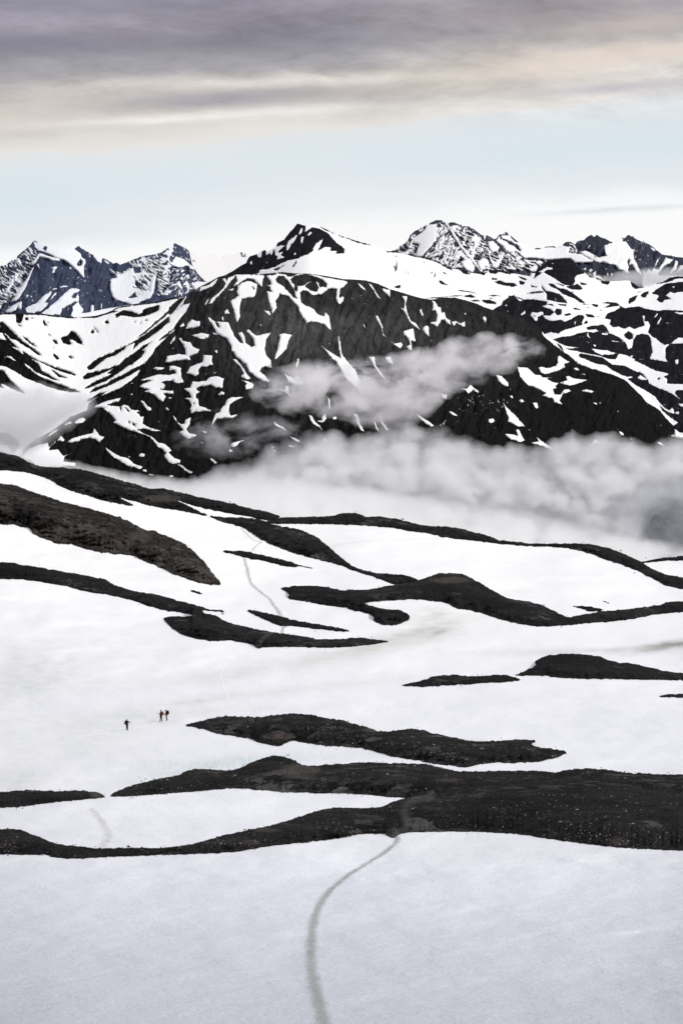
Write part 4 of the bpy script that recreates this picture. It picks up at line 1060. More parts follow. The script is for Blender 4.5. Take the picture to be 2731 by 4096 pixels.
TAN = [(500, 3180, 55, 16), (0, 0, 1, 1)]
TANS = {18: [(440, 1, 0)], }
tan_spots = [(385, 3178, 28, 13), (2470, 3365, 45, 20), (1420, 3330, 30, 8), (1070, 3320, 60, 10), (1500, 2895 + 25, 60, 10), (1115, 2945, 75, 14), (1000, 3370, 40, 12),
             (1625, 3163, 18, 7), (1790, 3120, 60, 8), (1200, 3085, 90, 30),
             (300, 2130, 120, 34), (450, 2180, 80, 34), (560, 2150, 50, 26), (700, 2265, 60, 40), (160, 2145, 50, 26), (820, 2300, 60, 30), (640, 1995, 90, 16), (1800, 2320, 90, 14)]
rock_objs = []
STONES = []
for ri, (txt, k, brown, crag, stones, label) in enumerate(ROCKS):
    poly = poly_rough(txt, 3.2 + 1.2 * crag, 4.5, ri)
    area = (poly[:, 0].max() - poly[:, 0].min())
    step = 4.6 if area > 300 else 3.0
    vv, fc, sd, be = cdt_region(poly, step)
    x, y = vv[:, 0], vv[:, 1]
    yl = lower_edge(x, y, poly)
    yl = np.maximum(yl, y)
    dl = d_snow(x, yl); dh = d_snow(x, y)
    dist = float(np.median(dh))
    yu = lower_edge(x, -y, poly * np.array([1, -1.])); yu = np.minimum(-yu, y)
    tt = np.clip((yl - y) / np.maximum(yl - yu, 8), 0, 1)
    D = dl + (dh - dl) * (k * .62 + .56 * tt ** 1.8)
    m = F / dist                                          # px per metre here
    r1 = fbm(x / (m * 9), y / (m * 4.), 5, ri + 2, .58) * .9
    r2 = ridged(x / (m * 3.4) + y / (m * 6), y / (m * 2.0), 4, ri + 5) * crag
    r3 = fbm(x / (m * .9), y / (m * .7), 3, ri + 7, .7)
    edge = sst(0, 14, sd)
    amp = max(1., dist / 200.)
    D = D + edge * (2.2 * amp * r1 + 1.5 * amp * r2 * (.8 if crag < 1.5 else .62) + .45 * amp * r3)
    # rounded crest: the last rows lean back towards the snow behind
    D = np.minimum(D, dh * .9985)
    D = D - .002 * dist
    trod = np.zeros(len(x))
    for lp in ROCK_PATHS:
        dd = dist_line(x, y, lp); trod = np.maximum(trod, sst(1., 0., dd / (26 if lp[0, 1] > 2900 else 12)) * (.8 + .5 * fbm(x / 14, y / 9, 3, 3)))
    tanv = np.zeros(len(x))
    for a, b, rx, ry in tan_spots:
        q = ((x - a) / rx) ** 2 + ((y - b) / ry) ** 2; tanv = np.maximum(tanv, sst(1.3, .3, q + .5 * fbm(x / 12, y / 8, 3, 1)))
    V1 = pos(x, y, D)
    # side wall going back and down into the snow
    bidx = {}
    bl = []
    for e in be: pass
    ed = np.sort(np.concatenate([fc[:, [0, 1]], fc[:, [1, 2]], fc[:, [2, 0]]]), 1)
    key = ed[:, 0].astype(np.int64) * len(x) + ed[:, 1]
    u, cnt = np.unique(key, return_counts=True); bkeys = set(u[cnt == 1].tolist())
    de = np.concatenate([fc[:, [0, 1]], fc[:, [1, 2]], fc[:, [2, 0]]])
    kk = np.minimum(de[:, 0], de[:, 1]).astype(np.int64) * len(x) + np.maximum(de[:, 0], de[:, 1])
    bd = de[np.isin(kk, u[cnt == 1])]
    bv = np.unique(bd); mp = {int(b): len(x) + i for i, b in enumerate(bv)}
    Vb = pos(x[bv], y[bv] + 1.2, dh[bv] * 1.004)
    q_ = V1[fc]
    if np.sum(np.cross(q_[:, 1] - q_[:, 0], q_[:, 2] - q_[:, 0])[:, 1]) > 0: fc = fc[:, ::-1]; bd = bd[:, ::-1]
    wall = np.array([[a, mp[int(a)], mp[int(b)]] for a, b in bd] + [[a, mp[int(b)], b] for a, b in bd])
    V = np.vstack([V1, Vb]); Fc = np.vstack([fc, wall])
    # orient towards the viewpoint
    mat = rock_mat('rock_%d' % ri, brown, crag, stones, dist)
    z = np.zeros(len(bv))
    o = mesh_np('rock_outcrop', V, Fc, mat, smooth=False if dist < 450 else True, attrs={'trod': np.concatenate([np.clip(trod, 0, 1), z]), 'tan': np.concatenate([tanv, z])})
    tag(o, label, 'rock', group='dark rock outcrops standing out of the snow')
    rock_objs.append(o)
    if dist < 360 and stones > .4:
        n = int({16: 5000, 17: 8000, 19: 16000, 13: 1500, 14: 900}.get(ri, 300))
        c = rng.randint(0, len(fc), n)
        w = rng.dirichlet((1, 1, 1), n)
        tri = V1[fc[c]]
        ctr = (tri * w[:, :, None]).sum(1)
        STONES.append((label, ctr, dist, np.clip(trod, 0, 1)[fc[c, 0]]))

for ri, (txt, k, brown, crag, stones, label) in enumerate(ROCKS):
    poly = resample(chaikin(PS(txt), n=1), 6.)
    r_ = np.random.RandomState(ri + 50)
    dist = float(np.median(d_snow(poly[:, 0], poly[:, 1])))
    cnt = int(len(poly) * (.22 if dist < 360 else .10))
    idx = r_.randint(0, len(poly), cnt)
    off = np.abs(r_.normal(0, 1, (cnt, 1))) ** 1.5 * 3.2
    q = np.roll(poly, -1, 0) - np.roll(poly, 1, 0); q /= np.hypot(q[:, 0], q[:, 1])[:, None] + 1e-9
    pp = poly[idx] + np.stack([q[idx, 1], -q[idx, 0]], -1) * off * r_.choice([-1, 1], (cnt, 1))
    s_ = sdf(pp[:, 0], pp[:, 1], poly); pp = pp[(s_ < 0) & (pp[:, 0] > -160) & (pp[:, 0] < 2890)]
    if len(pp) < 4: continue
    c_ = pos(pp[:, 0], pp[:, 1], d_snow(pp[:, 0], pp[:, 1]) * .9985)
    STONES.append(('snow edge of the ' + label, c_, dist * (1 if dist < 360 else .8), np.zeros(len(pp))))

# loose stones on the near mounds
def stone_mesh(pts, dist, seed, k=1.0):
    r_ = np.random.RandomState(seed)
    base = np.array([(1, 0, 0), (-1, 0, 0), (0, 1, 0), (0, -1, 0), (0, 0, 1), (0, 0, -1)], float)
    fcs = np.array([(0, 2, 4), (2, 1, 4), (1, 3, 4), (3, 0, 4), (2, 0, 5), (1, 2, 5), (3, 1, 5), (0, 3, 5)])
    n = len(pts)
    size = np.minimum(r_.pareto(3.2, n) * .04 + .04, .14) * max(.8, dist / 170.) * k
    Vs = base[None] * (1 + r_.uniform(-.35, .35, (n, 6, 3))) + r_.uniform(-.25, .25, (n, 6, 3))
    Vs *= size[:, None, None] * np.array([1.2, 1., .7])
    a = r_.uniform(0, 6.28, n); ca, sa = np.cos(a)[:, None], np.sin(a)[:, None]
    X = Vs[:, :, 0] * ca - Vs[:, :, 1] * sa; Y = Vs[:, :, 0] * sa + Vs[:, :, 1] * ca
    Vs = np.stack([X, Y, Vs[:, :, 2]], -1) + pts[:, None, :]
    Fs = fcs[None] + (np.arange(n) * 6)[:, None, None]
    tone = np.repeat(r_.rand(n), 6)
    return Vs.reshape(-1, 3), Fs.reshape(-1, 3), tone
m_st, nts = new_mat('loose_stone')
tn = attr(nts, 'tone').outputs['Fac']
cst = ramp(nts, tn, [(0, (.008, .008, .009)), (.5, (.02, .019, .02)), (.80, (.055, .053, .052)), (.93, (.16, .155, .15)), (1., (.55, .54, .53))])
bs = N(nts, 'ShaderNodeBsdfPrincipled', _Roughness=.9); bs.inputs['Specular IOR Level'].default_value = .05
L(nts, mixc(nts, noise(nts, world_pos(nts), 6, 3), cst, (.05, .04, .035)), bs.inputs['Base Color'])
bs.inputs['Base Color'].links[0].from_node.inputs[0].default_value = 0
L(nts, bs.outputs[0], N(nts, 'ShaderNodeOutputMaterial').inputs['Surface'])
for i, (label, pts, dist, tr) in enumerate(STONES):
    pts = pts[tr < .3]
    if not label.startswith('snow edge'):
        dn = fbm(pts[:, 0] / 9., pts[:, 1] / 9., 3, i) + .5 * fbm(pts[:, 0] / 2.5, pts[:, 1] / 3., 2, i + 4)
        pts = pts[rng.rand(len(pts)) < sst(-.35, .35, dn)]
    v, f, tone = stone_mesh(pts, dist, i)
    o = mesh_np('gravel', v, f, m_st, smooth=False, attrs={'tone': tone})
    tag(o, 'loose stones scattered over the ' + ' '.join(label.split()[:9]), 'gravel', kind='stuff')

# ------------------------------------------------------------------ clouds
def cloud_mat(name, dens, scale, seed, col=(.93, .93, .95), em=.0, thr=(.36, .60), flat=1.0, emc=(1, 1, 1)):
    m, nt = new_mat(name)
    p = world_pos(nt)
    pm = mapping(nt, p, scale=(.75, .75, 1.25), loc=(seed * 131., seed * 57., 0))
    n = N(nt, 'ShaderNodeTexNoise'); n.inputs['Scale'].default_value = 1 / scale; n.inputs['Detail'].default_value = 5; n.inputs['Roughness'].default_value = .62
    n.inputs['Distortion'].default_value = .6
    L(nt, pm, n.inputs['Vector'])
    n2 = noise(nt, mapping(nt, p, scale=(1, 1, 1.1), loc=(seed * 31., 5, 0)), 3.6 / scale, 4, .6)
    d = ramp(nt, math_n(nt, 'ADD', n.outputs['Fac'], math_n(nt, 'MULTIPLY', math_n(nt, 'SUBTRACT', n2, .5), .22)), [(thr[0], 0.0), (thr[1], 1)])
    d = math_n(nt, 'MULTIPLY', math_n(nt, 'POWER', d, 1.3), dens)
    v = N(nt, 'ShaderNodeVolumePrincipled'); v.inputs['Color'].default_value = (*col, 1)
    v.inputs['Anisotropy'].default_value = .2
    L(nt, d, v.inputs['Density'])
    if em:
        L(nt, math_n(nt, 'MULTIPLY', d, em), v.inputs['Emission Strength'])
        v.inputs['Emission Color'].default_value = (*emc, 1)
    L(nt, v.outputs[0], N(nt, 'ShaderNodeOutputMaterial').inputs['Volume'])
    return m
CL_PAR = [dict(dens=.060, scale=60, thr=(.39, .61), col=(.975, .96, .965)), dict(dens=.050, scale=120, thr=(.27, .55), col=(.935, .935, .945)), dict(dens=.024, scale=110, thr=(.25, .5), col=(.955, .955, .96)),
          dict(dens=.030, scale=110, thr=(.25, .5), col=(.98, .98, .98)), dict(dens=.024, scale=50, thr=(.44, .64), col=(.90, .90, .91)),
          dict(dens=.006, scale=260, thr=(.36, .62), col=(.93, .93, .95)), dict(dens=.0035, scale=260, thr=(.36, .62), col=(.9, .9, .93)), dict(dens=.0045, scale=70, thr=(.36, .66), col=(.86, .88, .93))]
CL_W = [185., 220., 150., 150., 150., 30., 30., 70.]
for ci, (txt, D0, hd, dk, label) in enumerate(CLOUDS):
    c0 = CROPS['D']; segs = txt.split()[1:]
    p = np.array(segs, float).reshape(-1, 2) / .57415
    p = resample(chaikin(p, n=2), 16.)
    qn = np.roll(p, -1, 0) - np.roll(p, 1, 0); qn /= np.hypot(qn[:, 0], qn[:, 1])[:, None] + 1e-9
    p = p + np.stack([qn[:, 1], -qn[:, 0]], -1) * (fbm(p[:, 0] / 75, p[:, 1] / 75, 3, ci + 60) * (34, 40, 20, 14, 30, 10, 8, 12)[ci])[:, None]
    vv, fc, sd, be = cdt_region(p, 16.)
    x, y = vv[:, 0], vv[:, 1]
    sd2 = sd * (1 + .9 * fbm(x / 110, y / 90, 4, ci))
    tt = np.clip(sd2 / CL_W[ci], 0, 1)
    prof = tt ** 1.5 * (1.6 - .6 * tt)
    Df = D0 - hd * prof * (1 + .25 * fbm(x / 160, y / 120, 3, ci + 4)); Db = D0 + hd * prof
    nV = len(x)
    bmask = sd < 1e-6
    Vv = np.vstack([pos(x, y, Df), pos(x, y, Db)])
    mp = np.arange(nV) + nV; mp[bmask] = np.arange(nV)[bmask]
    q_ = Vv[fc]; nrm = np.cross(q_[:, 1] - q_[:, 0], q_[:, 2] - q_[:, 0])
    if np.sum(nrm[:, 1]) > 0: fc = fc[:, ::-1]
    fb = mp[fc][:, ::-1]
    Fv = np.vstack([fc, fb])
    used = np.unique(Fv); rm = np.full(len(Vv), -1); rm[used] = np.arange(len(used))
    o = mesh_np('cloud', Vv[used], rm[Fv], cloud_mat('cloud_%d' % ci, seed=ci + 1, **CL_PAR[ci]))
    tag(o, label, 'cloud')

# ------------------------------------------------------------------ sky and sun
w = bpy.data.worlds.new("World"); SC.world = w; w.use_nodes = True
nt = w.node_tree; nt.nodes.clear()
SUN_EL, SUN_ROT = math.radians(36), math.radians(112)
sky = N(nt, 'ShaderNodeTexSky', sky_type='NISHITA', sun_disc=False, sun_elevation=SUN_EL, sun_rotation=SUN_ROT, air_density=1., dust_density=2.)
tc = N(nt, 'ShaderNodeTexCoord').outputs['Generated']
sep = N(nt, 'ShaderNodeSeparateXYZ'); L(nt, tc, sep.inputs[0])
yy = math_n(nt, 'MAXIMUM', math_n(nt, 'ABSOLUTE', sep.outputs[1]), .15)
az = math_n(nt, 'DIVIDE', sep.outputs[0], yy); el = math_n(nt, 'DIVIDE', sep.outputs[2], yy)
cmb = N(nt, 'ShaderNodeCombineXYZ'); L(nt, az, cmb.inputs[0]); L(nt, el, cmb.inputs[1])
q = cmb.outputs[0]
def nz(sx, sy, det, loc, rough=.55, dist=0):
    return math_n(nt, 'SUBTRACT', noise(nt, mapping(nt, q, scale=(sx, sy, 1), loc=(loc, loc * 2.3, loc * .7)), 1, det, rough, dist), .5)
warp = math_n(nt, 'ADD', math_n(nt, 'MULTIPLY', nz(4, 17, 6, 3.1, .6), .034), math_n(nt, 'MULTIPLY', nz(22, 90, 5, 7.7, .65), .012))
# band height rises to the right a little
tilt = math_n(nt, 'MULTIPLY', az, -.07)
e = math_n(nt, 'ADD', math_n(nt, 'ADD', el, warp), tilt)
def E_(yd): return (631.6 - yd) * .0002187
rp = N(nt, 'ShaderNodeValToRGB'); cr = rp.color_ramp
while len(cr.elements) > 1: cr.elements.remove(cr.elements[-1])
stops = [(565, (253, 253, 253)), (530, (250, 251, 252)), (505, (240, 243, 245)), (480, (229, 236, 241)), (400, (220, 230, 238)), (340, (222, 231, 237)), (305, (228, 231, 234)), (282, (232, 229, 225)),
         (258, (226, 222, 218)), (235, (212, 207, 204)), (205, (214, 207, 201)), (180, (203, 196, 191)), (160, (184, 180, 181)), (135, (166, 164, 169)),
         (105, (154, 151, 161)), (75, (148, 144, 155)), (45, (150, 145, 156)), (15, (158, 152, 164)), (-20, (160, 155, 168)), (-120, (172, 168, 180)), (-400, (190, 190, 198))]
EMAX = E_(-400)
for i, (yd, c) in enumerate(stops):
    pz = max(0, E_(yd) / EMAX)
    en = cr.elements[0] if i == 0 else cr.elements.new(pz)
    en.position = pz; en.color = (*s2l(*c), 1)
L(nt, math_n(nt, 'DIVIDE', e, EMAX, clamp=True), rp.inputs[0])
cl = rp.outputs[0]
# cloud texture in the upper bands
up = ramp(nt, el, [(E_(310), 0), (E_(200), 1)])
t1 = nz(8, 30, 7, 1.3, .64, .5); t2 = nz(34, 120, 6, 5.9, .66, .3)
tex = math_n(nt, 'MULTIPLY', math_n(nt, 'ADD', math_n(nt, 'MULTIPLY', t1, 1.45), math_n(nt, 'MULTIPLY', t2, .75)), up)
tex = math_n(nt, 'ADD', tex, 1.0)
vm = N(nt, 'ShaderNodeVectorMath', operation='SCALE'); L(nt, cl, vm.inputs[0]); L(nt, tex, vm.inputs['Scale'])
# warm light on the right part of the high cloud
wr = math_n(nt, 'MULTIPLY', ramp(nt, az, [(.0, 0), (.17, 1)]), math_n(nt, 'MULTIPLY', up, ramp(nt, math_n(nt, 'ADD', nz(7, 40, 4, 9.2), .5), [(.4, 0), (.62, 1)])))
cl2 = mixc(nt, math_n(nt, 'MULTIPLY', wr, .42), vm.outputs[0], s2l(226, 210, 198))
def streak(base_c, xd, yd, wx_, hy, slope, amt, col):
    a0 = (xd - 784) * .0002187; e0 = E_(yd)
    da = math_n(nt, 'SUBTRACT', az, a0)
    de = math_n(nt, 'SUBTRACT', math_n(nt, 'SUBTRACT', math_n(nt, 'ADD', el, math_n(nt, 'MULTIPLY', warp, .3)), e0), math_n(nt, 'MULTIPLY', da, slope))
    qa = math_n(nt, 'POWER', math_n(nt, 'ABSOLUTE', math_n(nt, 'DIVIDE', da, wx_ * .0002187)), 2.); qe = math_n(nt, 'POWER', math_n(nt, 'ABSOLUTE', math_n(nt, 'DIVIDE', de, hy * .0002187)), 2.)
    g = math_n(nt, 'EXPONENT', math_n(nt, 'MULTIPLY', math_n(nt, 'ADD', qa, qe), -1.))
    g = math_n(nt, 'MULTIPLY', g, math_n(nt, 'MULTIPLY_ADD', t2, 1.6, 1.0), clamp=True)
    return mixc(nt, math_n(nt, 'MULTIPLY', g, amt, clamp=True), base_c, s2l(*col))
for st_ in [(80, 235, 260, 45, .08, .6, (222, 214, 207)), (530, 230, 270, 19, .05, .95, (166, 164, 171)), (640, 194, 420, 13, .03, .65, (244, 238, 230)), (470, 270, 330, 11, .05, .75, (250, 247, 243)),
            (1380, 150, 330, 26, .10, .7, (228, 216, 206)), (1400, 216, 210, 13, .05, .7, (188, 187, 194)), (1450, 75, 240, 18, .08, .55, (205, 192, 184)), (1420, 487, 190, 6, .06, .6, (214, 217, 224)),
            (60, 110, 260, 26, .0, .6, (118, 120, 134)), (300, 30, 380, 22, .0, .4, (124, 124, 140)), (560, 110, 260, 26, .05, .45, (132, 133, 143)), (1100, 445, 200, 9, .03, .4, (240, 240, 240)), (250, 150, 300, 22, .05, .4, (186, 186, 188))]:
    cl2 = streak(cl2, *st_)
# brighter behind the summit, left side a bit greyer
gl = math_n(nt, 'MULTIPLY', ramp(nt, math_n(nt, 'ABSOLUTE', math_n(nt, 'ADD', az, .01)), [(0, 1), (.14, 0)]), ramp(nt, el, [(0, 1), (E_(420), .35), (E_(330), 0)]))
cl2 = mixc(nt, math_n(nt, 'MULTIPLY', gl, .6), cl2, s2l(252, 251, 250))
# the rest of the dome, out of the frame: even overcast
hi = ramp(nt, el, [(EMAX * .8, 0), (EMAX * 1.6, 1)])
hi2 = N(nt, 'ShaderNodeMapRange', _From_Min=0) if False else None
mr = nt.nodes.new('ShaderNodeMapRange'); L(nt, el, mr.inputs[0]); mr.inputs[1].default_value = EMAX * .8; mr.inputs[2].default_value = EMAX * 2.2
cl3 = mixc(nt, mr.outputs[0], cl2, (.64, .655, .70))
sc10 = N(nt, 'ShaderNodeVectorMath', operation='SCALE'); L(nt, cl3, sc10.inputs[0]); sc10.inputs['Scale'].default_value = 10.
mixed = mixc(nt, .98, sky.outputs[0], sc10.outputs[0])
bgn = N(nt, 'ShaderNodeBackground', _Strength=.1); L(nt, mixed, bgn.inputs['Color'])
L(nt, bgn.outputs[0], N(nt, 'ShaderNodeOutputWorld').inputs['Surface'])

sd_ = bpy.data.lights.new('sun', 'SUN'); sd_.energy = 2.4; sd_.angle = math.radians(10); sd_.color = (1, .96, .91)
so = bpy.data.objects.new('sun', sd_); COL.objects.link(so)
dirv = Vector((math.sin(SUN_ROT) * math.cos(SUN_EL), math.cos(SUN_ROT) * math.cos(SUN_EL), math.sin(SUN_EL)))
so.rotation_euler = dirv.to_track_quat('Z', 'Y').to_euler()
so.location = (0, 0, 300)

SC.view_settings.view_transform = 'Standard'; SC.view_settings.look = 'None'; SC.view_settings.exposure = 0
cy = SC.cycles
cy.max_bounces = 9; cy.diffuse_bounces = 2; cy.volume_bounces = 6; cy.transparent_max_bounces = 8
cy.use_denoising = True
cy.use_adaptive_sampling = True; cy.adaptive_threshold = .02
cy.volume_step_rate = .6; cy.volume_max_steps = 128
# ------------------------------------------------------------------ the three hikers
M_SKIN = plain('skin', (.25, .15, .11), .6); M_BLACK = plain('black_cloth', (.012, .012, .014)); M_NAVY = plain('dark_jacket_cloth', (.018, .018, .024))
M_GREY = plain('grey_trouser_cloth', (.13, .12, .105)); M_HAIR = plain('dark_hair', (.012, .010, .009)); M_RED = plain('rust_red_pack_cloth', (.26, .06, .04))
M_PACK = plain('black_pack_cloth', (.015, .017, .02)); M_METAL = plain('pole_metal', (.16, .16, .17), .4, .5); M_RUB = plain('rubber', (.015, .015, .015)); M_BOOT = plain('boot_leather', (.02, .016, .014))

def skin_obj(name, verts, radii, edges, mat, parent, sub=2, root=0):
    me = bpy.data.meshes.new(name); me.from_pydata(verts, edges, []); me.materials.append(mat)
    o = bpy.data.objects.new(name, me); COL.objects.link(o); o.parent = parent
    md = o.modifiers.new('skin', 'SKIN'); md.use_smooth_shade = True
    lay = me.skin_vertices[0] if me.skin_vertices else None
    if lay is None:
        bpy.context.view_layer.objects.active = o
        bpy.ops.mesh.customdata_skin_add(); lay = me.skin_vertices[0]
    for i, r in enumerate(radii):
        lay.data[i].radius = r if isinstance(r, tuple) else (r, r)
        lay.data[i].use_root = (i == root)
    sb = o.modifiers.new('sub', 'SUBSURF'); sb.levels = sub; sb.render_levels = sub
    return o

def tube(name, pts, rad, mat, parent=None, n=8):
    pts = [Vector(p) for p in pts]; V = []; Fc = []
    for i, p in enumerate(pts):
        d = (pts[min(i + 1, len(pts) - 1)] - pts[max(i - 1, 0)]).normalized()
        a = d.orthogonal().normalized(); b = d.cross(a)
        r = rad[i] if isinstance(rad, (list, tuple)) else rad
        for k in range(n):
            t_ = 2 * math.pi * k / n; V.append(p + (a * math.cos(t_) + b * math.sin(t_)) * r)
    for i in range(len(pts) - 1):
        for k in range(n):
            Fc.append((i * n + k, i * n + (k + 1) % n, (i + 1) * n + (k + 1) % n, (i + 1) * n + k))
    c0 = len(V); V.append(pts[0]); V.append(pts[-1])
    tri = [(c0, (k + 1) % n, k) for k in range(n)] + [(c0 + 1, (len(pts) - 1) * n + k, (len(pts) - 1) * n + (k + 1) % n) for k in range(n)]
    me = bpy.data.meshes.new(name); me.from_pydata([tuple(v) for v in V], [], Fc + tri); me.materials.append(mat)
    for p_ in me.polygons: p_.use_smooth = True
    o = bpy.data.objects.new(name, me); COL.objects.link(o)
    if parent: o.parent = parent
    return o

def soft_box(name, secs, mat, parent=None):
    """stack of rounded rectangular sections: (x, y, z, half width, half depth)"""
    V = []; Fc = []; n = 16
    for (cx, cy_, cz, hw, hd_) in secs:
        for k in range(n):
            a = 2 * math.pi * k / n; c, s = math.cos(a), math.sin(a)
            V.append((cx + hw * math.copysign(abs(c) ** .55, c), cy_ + hd_ * math.copysign(abs(s) ** .55, s), cz))
    for i in range(len(secs) - 1):
        for k in range(n): Fc.append((i * n + k, i * n + (k + 1) % n, (i + 1) * n + (k + 1) % n, (i + 1) * n + k))
    Fc.append(tuple(range(n - 1, -1, -1))); Fc.append(tuple((len(secs) - 1) * n + k for k in range(n)))
    me = bpy.data.meshes.new(name); me.from_pydata(V, [], Fc); me.materials.append(mat)
    for p_ in me.polygons: p_.use_smooth = True
    o = bpy.data.objects.new(name, me); COL.objects.link(o)
    if parent: o.parent = parent
    return o

def ground_at(px, py):
    return Vector(pos(px, py, d_snow(np.array([float(px)]), np.array([float(py)]))[0] * .9985).ravel().tolist())

def hiker(px, py, h, face, joints, trousers, jacket, hat, label):
    """face: heading in the ground plane (radians, 0 = towards +x).  joints: limb positions for a 1.75 m figure, x forward, y left"""
    root = bpy.data.objects.new('person', None); COL.objects.link(root)
    root.location = ground_at(px, py); root.rotation_euler = (0, 0, face); root.scale = (h / 1.75,) * 3
    tag(root, label, 'person', 'hikers walking across the snow')
    J = dict(pelvis=(0, 0, .94), waist=(0, 0, 1.08), chest=(0, 0, 1.30), neck=(.0, 0, 1.47), head=(.03, 0, 1.60), crown=(.02, 0, 1.70),
             hipL=(0, .09, .90), hipR=(0, -.09, .90), kneeL=(.03, .10, .50), kneeR=(.03, -.10, .50), ankL=(0, .10, .09), ankR=(0, -.10, .09),
             toeL=(.17, .11, .035), toeR=(.17, -.11, .035), shL=(0, .19, 1.40), shR=(0, -.19, 1.40), elL=(-.02, .25, 1.12), elR=(-.02, -.25, 1.12), haL=(.1, .24, .9), haR=(.1, -.24, .9))
    J.update(joints)
    names = ['pelvis', 'waist', 'chest', 'neck', 'head', 'crown', 'hipL', 'kneeL', 'ankL', 'toeL', 'hipR', 'kneeR', 'ankR', 'toeR', 'shL', 'elL', 'haL', 'shR', 'elR', 'haR']
    rad = [(.13, .11), (.12, .10), (.15, .11), .055, (.078, .09), .06, .085, .06, .045, .035, .085, .06, .045, .035, .06, .042, .028, .06, .042, .028]
    vs = [Vector(J[n_]) for n_ in names]
    ed = [(0, 1), (1, 2), (2, 3), (3, 4), (4, 5), (0, 6), (6, 7), (7, 8), (8, 9), (0, 10), (10, 11), (11, 12), (12, 13), (2, 14), (14, 15), (15, 16), (2, 17), (17, 18), (18, 19)]
    # hands: palm, four fingers curled round the grip, thumb from the side of the palm
    for hi_, el_, sg in ((16, 15, 1), (19, 18, -1)):
        d = (vs[hi_] - vs[el_]).normalized(); side = d.cross(Vector((0, 0, 1))).normalized(); up = side.cross(d).normalized()
        base = len(vs); vs.append(vs[hi_] + d * .07); rad.append((.038, .02)); ed.append((hi_, base))
        for k in range(4):
            off = up * (.027 - .018 * k); Lf = (.036, .042, .039, .030)[k]
            a = vs[base] + d * .02 + off; b = a + d * Lf * .5 - side * sg * .022; c = b - side * sg * .022 - d * .018
            i0 = len(vs); vs += [a, b, c]; rad += [.009, .0085, .008]; ed += [(base, i0), (i0, i0 + 1), (i0 + 1, i0 + 2)]
        a = vs[hi_] + d * .035 + up * .03; b = a + d * .03 - side * sg * .025
        i0 = len(vs); vs += [a, b]; rad += [.011, .009]; ed += [(hi_, i0), (i0, i0 + 1)]
    # nose and ears
    hd = vs[4]
    i0 = len(vs); vs += [hd + Vector((.105, 0, -.01))]; rad += [.014]; ed.append((4, i0))
    skin_obj('body', [tuple(v) for v in vs], rad, ed, M_SKIN, root)
    def part(nm, ns, rr, ee, mat): return skin_obj(nm, [J[n_] if isinstance(n_, str) else n_ for n_ in ns], rr, ee, mat, root)
    mid = lambda a, b, t_: tuple(Vector(J[a]).lerp(Vector(J[b]), t_))
    part('trousers', ['pelvis', 'hipL', 'kneeL', mid('ankL', 'kneeL', .12), 'hipR', 'kneeR', mid('ankR', 'kneeR', .12)], [(.16, .14), .10, .078, .07, .10, .078, .07], [(0, 1), (1, 2), (2, 3), (0, 4), (4, 5), (5, 6)], trousers)
    part('jacket', ['chest', 'waist', mid('pelvis', 'waist', -.25), mid('neck', 'chest', .2), 'shL', 'elL', mid('haL', 'elL', .12), 'shR', 'elR', mid('haR', 'elR', .12)],
         [(.19, .15), (.17, .14), (.17, .15), .085, .085, .066, .05, .085, .066, .05], [(0, 1), (1, 2), (0, 3), (0, 4), (4, 5), (5, 6), (0, 7), (7, 8), (8, 9)], jacket)
    for s_ in 'LR':
        part('boot', ['ank' + s_, 'toe' + s_, mid('ank' + s_, 'knee' + s_, .2)], [.062, .05, .06], [(0, 1), (0, 2)], M_BOOT)
    part('hat' if hat == 'hat' else 'hair', [tuple(Vector(J['head']) + Vector((-.035, 0, .0))), tuple(Vector(J['crown']) + Vector((-.01, 0, .012)))], [(.095, .10), (.082, .085)], [(0, 1)], M_BLACK if hat == 'hat' else M_HAIR)
    if hat == 'hat':
        soft_box('brim', [(J['crown'][0] + .09, 0, J['crown'][2] - .045, .07, .07), (J['crown'][0] + .09, 0, J['crown'][2] - .035, .065, .065)], M_BLACK, root)
    return root, J

def world_pt(root, v):
    return root.matrix_basis @ Vector(v)

def backpack(root, off, mat, label, size=1.0):
    o = bpy.data.objects.new('backpack', None); COL.objects.link(o)
    o.location = world_pt(root, off); o.rotation_euler = root.rotation_euler; o.scale = root.scale
    tag(o, label, 'backpack')
    s = size
    soft_box('bag', [(.02, 0, -.27 * s, .08, .12), (0, 0, -.24 * s, .12 * s, .155), (-.01, 0, -.05, .14 * s, .165), (0, 0, .16 * s, .125 * s, .16), (.01, 0, .24 * s, .10, .14)], mat, o)
    soft_box('lid', [(.01, 0, .235 * s, .115, .15), (.01, 0, .285 * s, .12, .15), (.015, 0, .325 * s, .08, .12)], mat, o)
    soft_box('pocket', [(-.13 * s, 0, -.2, .05, .10), (-.14 * s, 0, -.1, .055, .11), (-.13 * s, 0, .02, .03, .09)], mat, o)
    for sg in (1, -1):
        tube('strap', [(.1, sg * .11, .18), (.2, sg * .13, .26), (.33, sg * .13, .16), (.33, sg * .13, .0), (.12, sg * .15, -.16)], .016, M_RUB, o)
    return o

def pole(top, tip, label):
    o = bpy.data.objects.new('hiking_pole', None); COL.objects.link(o); o.location = tip
    tag(o, label, 'hiking pole')
    t_ = Vector(top) - Vector(tip)
    tube('shaft', [(0, 0, 0), t_ * .5, t_ * .93], [.006, .0085, .010], M_METAL, o)
    tube('grip', [t_ * .90, t_ * .96, t_ * 1.0], [.017, .019, .016], M_RUB, o)
    tube('basket', [t_ * .045, t_ * .055], [.04, .04], M_RUB, o, 12)
    return o

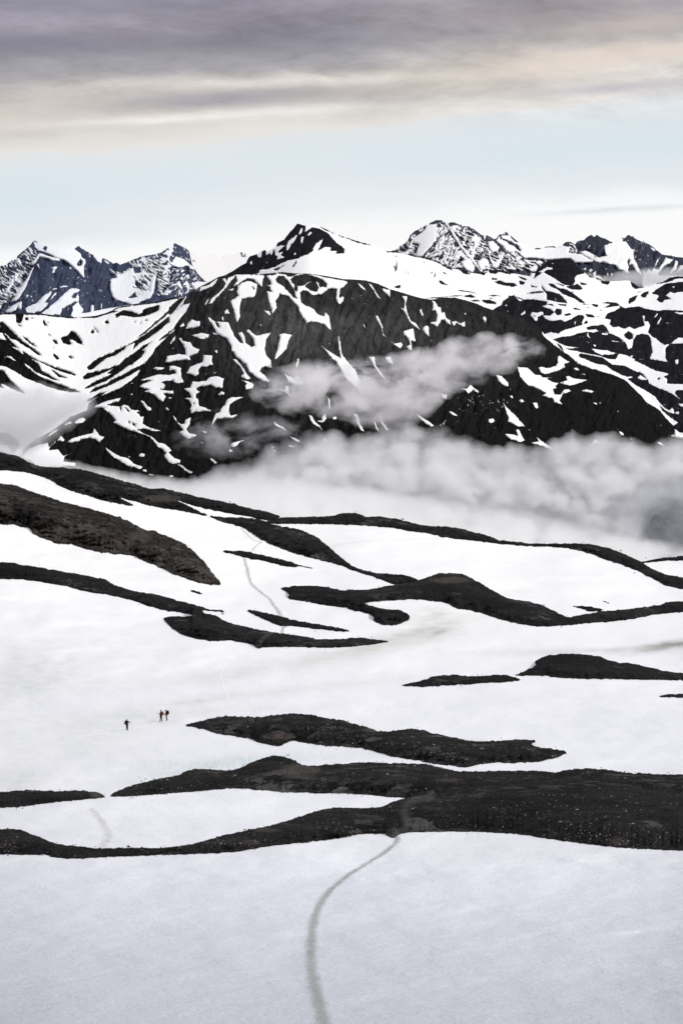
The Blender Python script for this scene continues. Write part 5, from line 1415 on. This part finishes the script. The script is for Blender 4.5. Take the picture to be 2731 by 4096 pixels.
# lone hiker on the left, seen from behind, right hand out on a pole
r, J = hiker(509, 2922, 1.72, math.radians(55), dict(shR=(.0, -.20, 1.40), elR=(.08, -.34, 1.20), haR=(.20, -.44, 1.20), elL=(-.16, .30, 1.14), haL=(-.22, .34, .90),
      kneeL=(.0, .06, .50), ankL=(-.12, .04, .09), toeL=(.05, .05, .035), kneeR=(.08, -.05, .5), ankR=(.05, -.05, .09), toeR=(.22, -.06, .035)), M_BLACK, M_BLACK, 'hair',
      'leftmost hiker, alone, all in black, holding one pole out to the right')
backpack(r, (-.22, 0, 1.22), M_PACK, 'black backpack on the lone leftmost hiker', .9)
top = world_pt(r, (.23, -.47, 1.26)); pole(top, ground_at(529, 2917), 'hiking pole held out by the lone leftmost hiker')
# middle hiker, facing left, red pack, forearm raised
r, J = hiker(645, 2887, 1.86, math.radians(172), dict(neck=(.02, 0, 1.47), elL=(.05, .22, 1.16), haL=(.34, .16, 1.20), elR=(-.12, -.24, 1.15), haR=(-.26, -.22, .98),
      kneeL=(.08, .09, .50), ankL=(.10, .09, .09), toeL=(.27, .09, .035), kneeR=(-.04, -.09, .5), ankR=(-.14, -.09, .09), toeR=(.03, -.09, .035)), M_BLACK, M_NAVY, 'hat',
      'middle hiker in black trousers facing left with a red backpack and forearm raised')
backpack(r, (-.25, 0, 1.20), M_RED, 'rust red backpack on the middle hiker', .85)
pole(world_pt(r, (.20, .2, .98)), ground_at(620, 2884), 'hiking pole slanting to the left in front of the middle hiker')
pole(world_pt(r, (-.30, -.24, 1.02)), ground_at(650, 2885), 'hiking pole planted upright behind the red backpack')
# right hiker, facing left, head bowed
r, J = hiker(667, 2883, 1.80, math.radians(176), dict(neck=(.06, 0, 1.46), head=(.14, 0, 1.57), crown=(.15, 0, 1.67), chest=(.02, 0, 1.29), elL=(.06, .24, 1.13), haL=(.27, .18, 1.02), elR=(.05, -.24, 1.12), haR=(.28, -.18, 1.0),
      kneeL=(.04, .09, .50), ankL=(-.04, .09, .09), toeL=(.13, .09, .035), kneeR=(.0, -.09, .5), ankR=(-.10, -.09, .09), toeR=(.07, -.09, .035)), M_GREY, M_BLACK, 'hair',
      'right hiker of the close pair, head bowed, in grey trousers and black jacket')
backpack(r, (-.21, 0, 1.22), M_PACK, 'black backpack on the bowed hiker in grey trousers', .95)
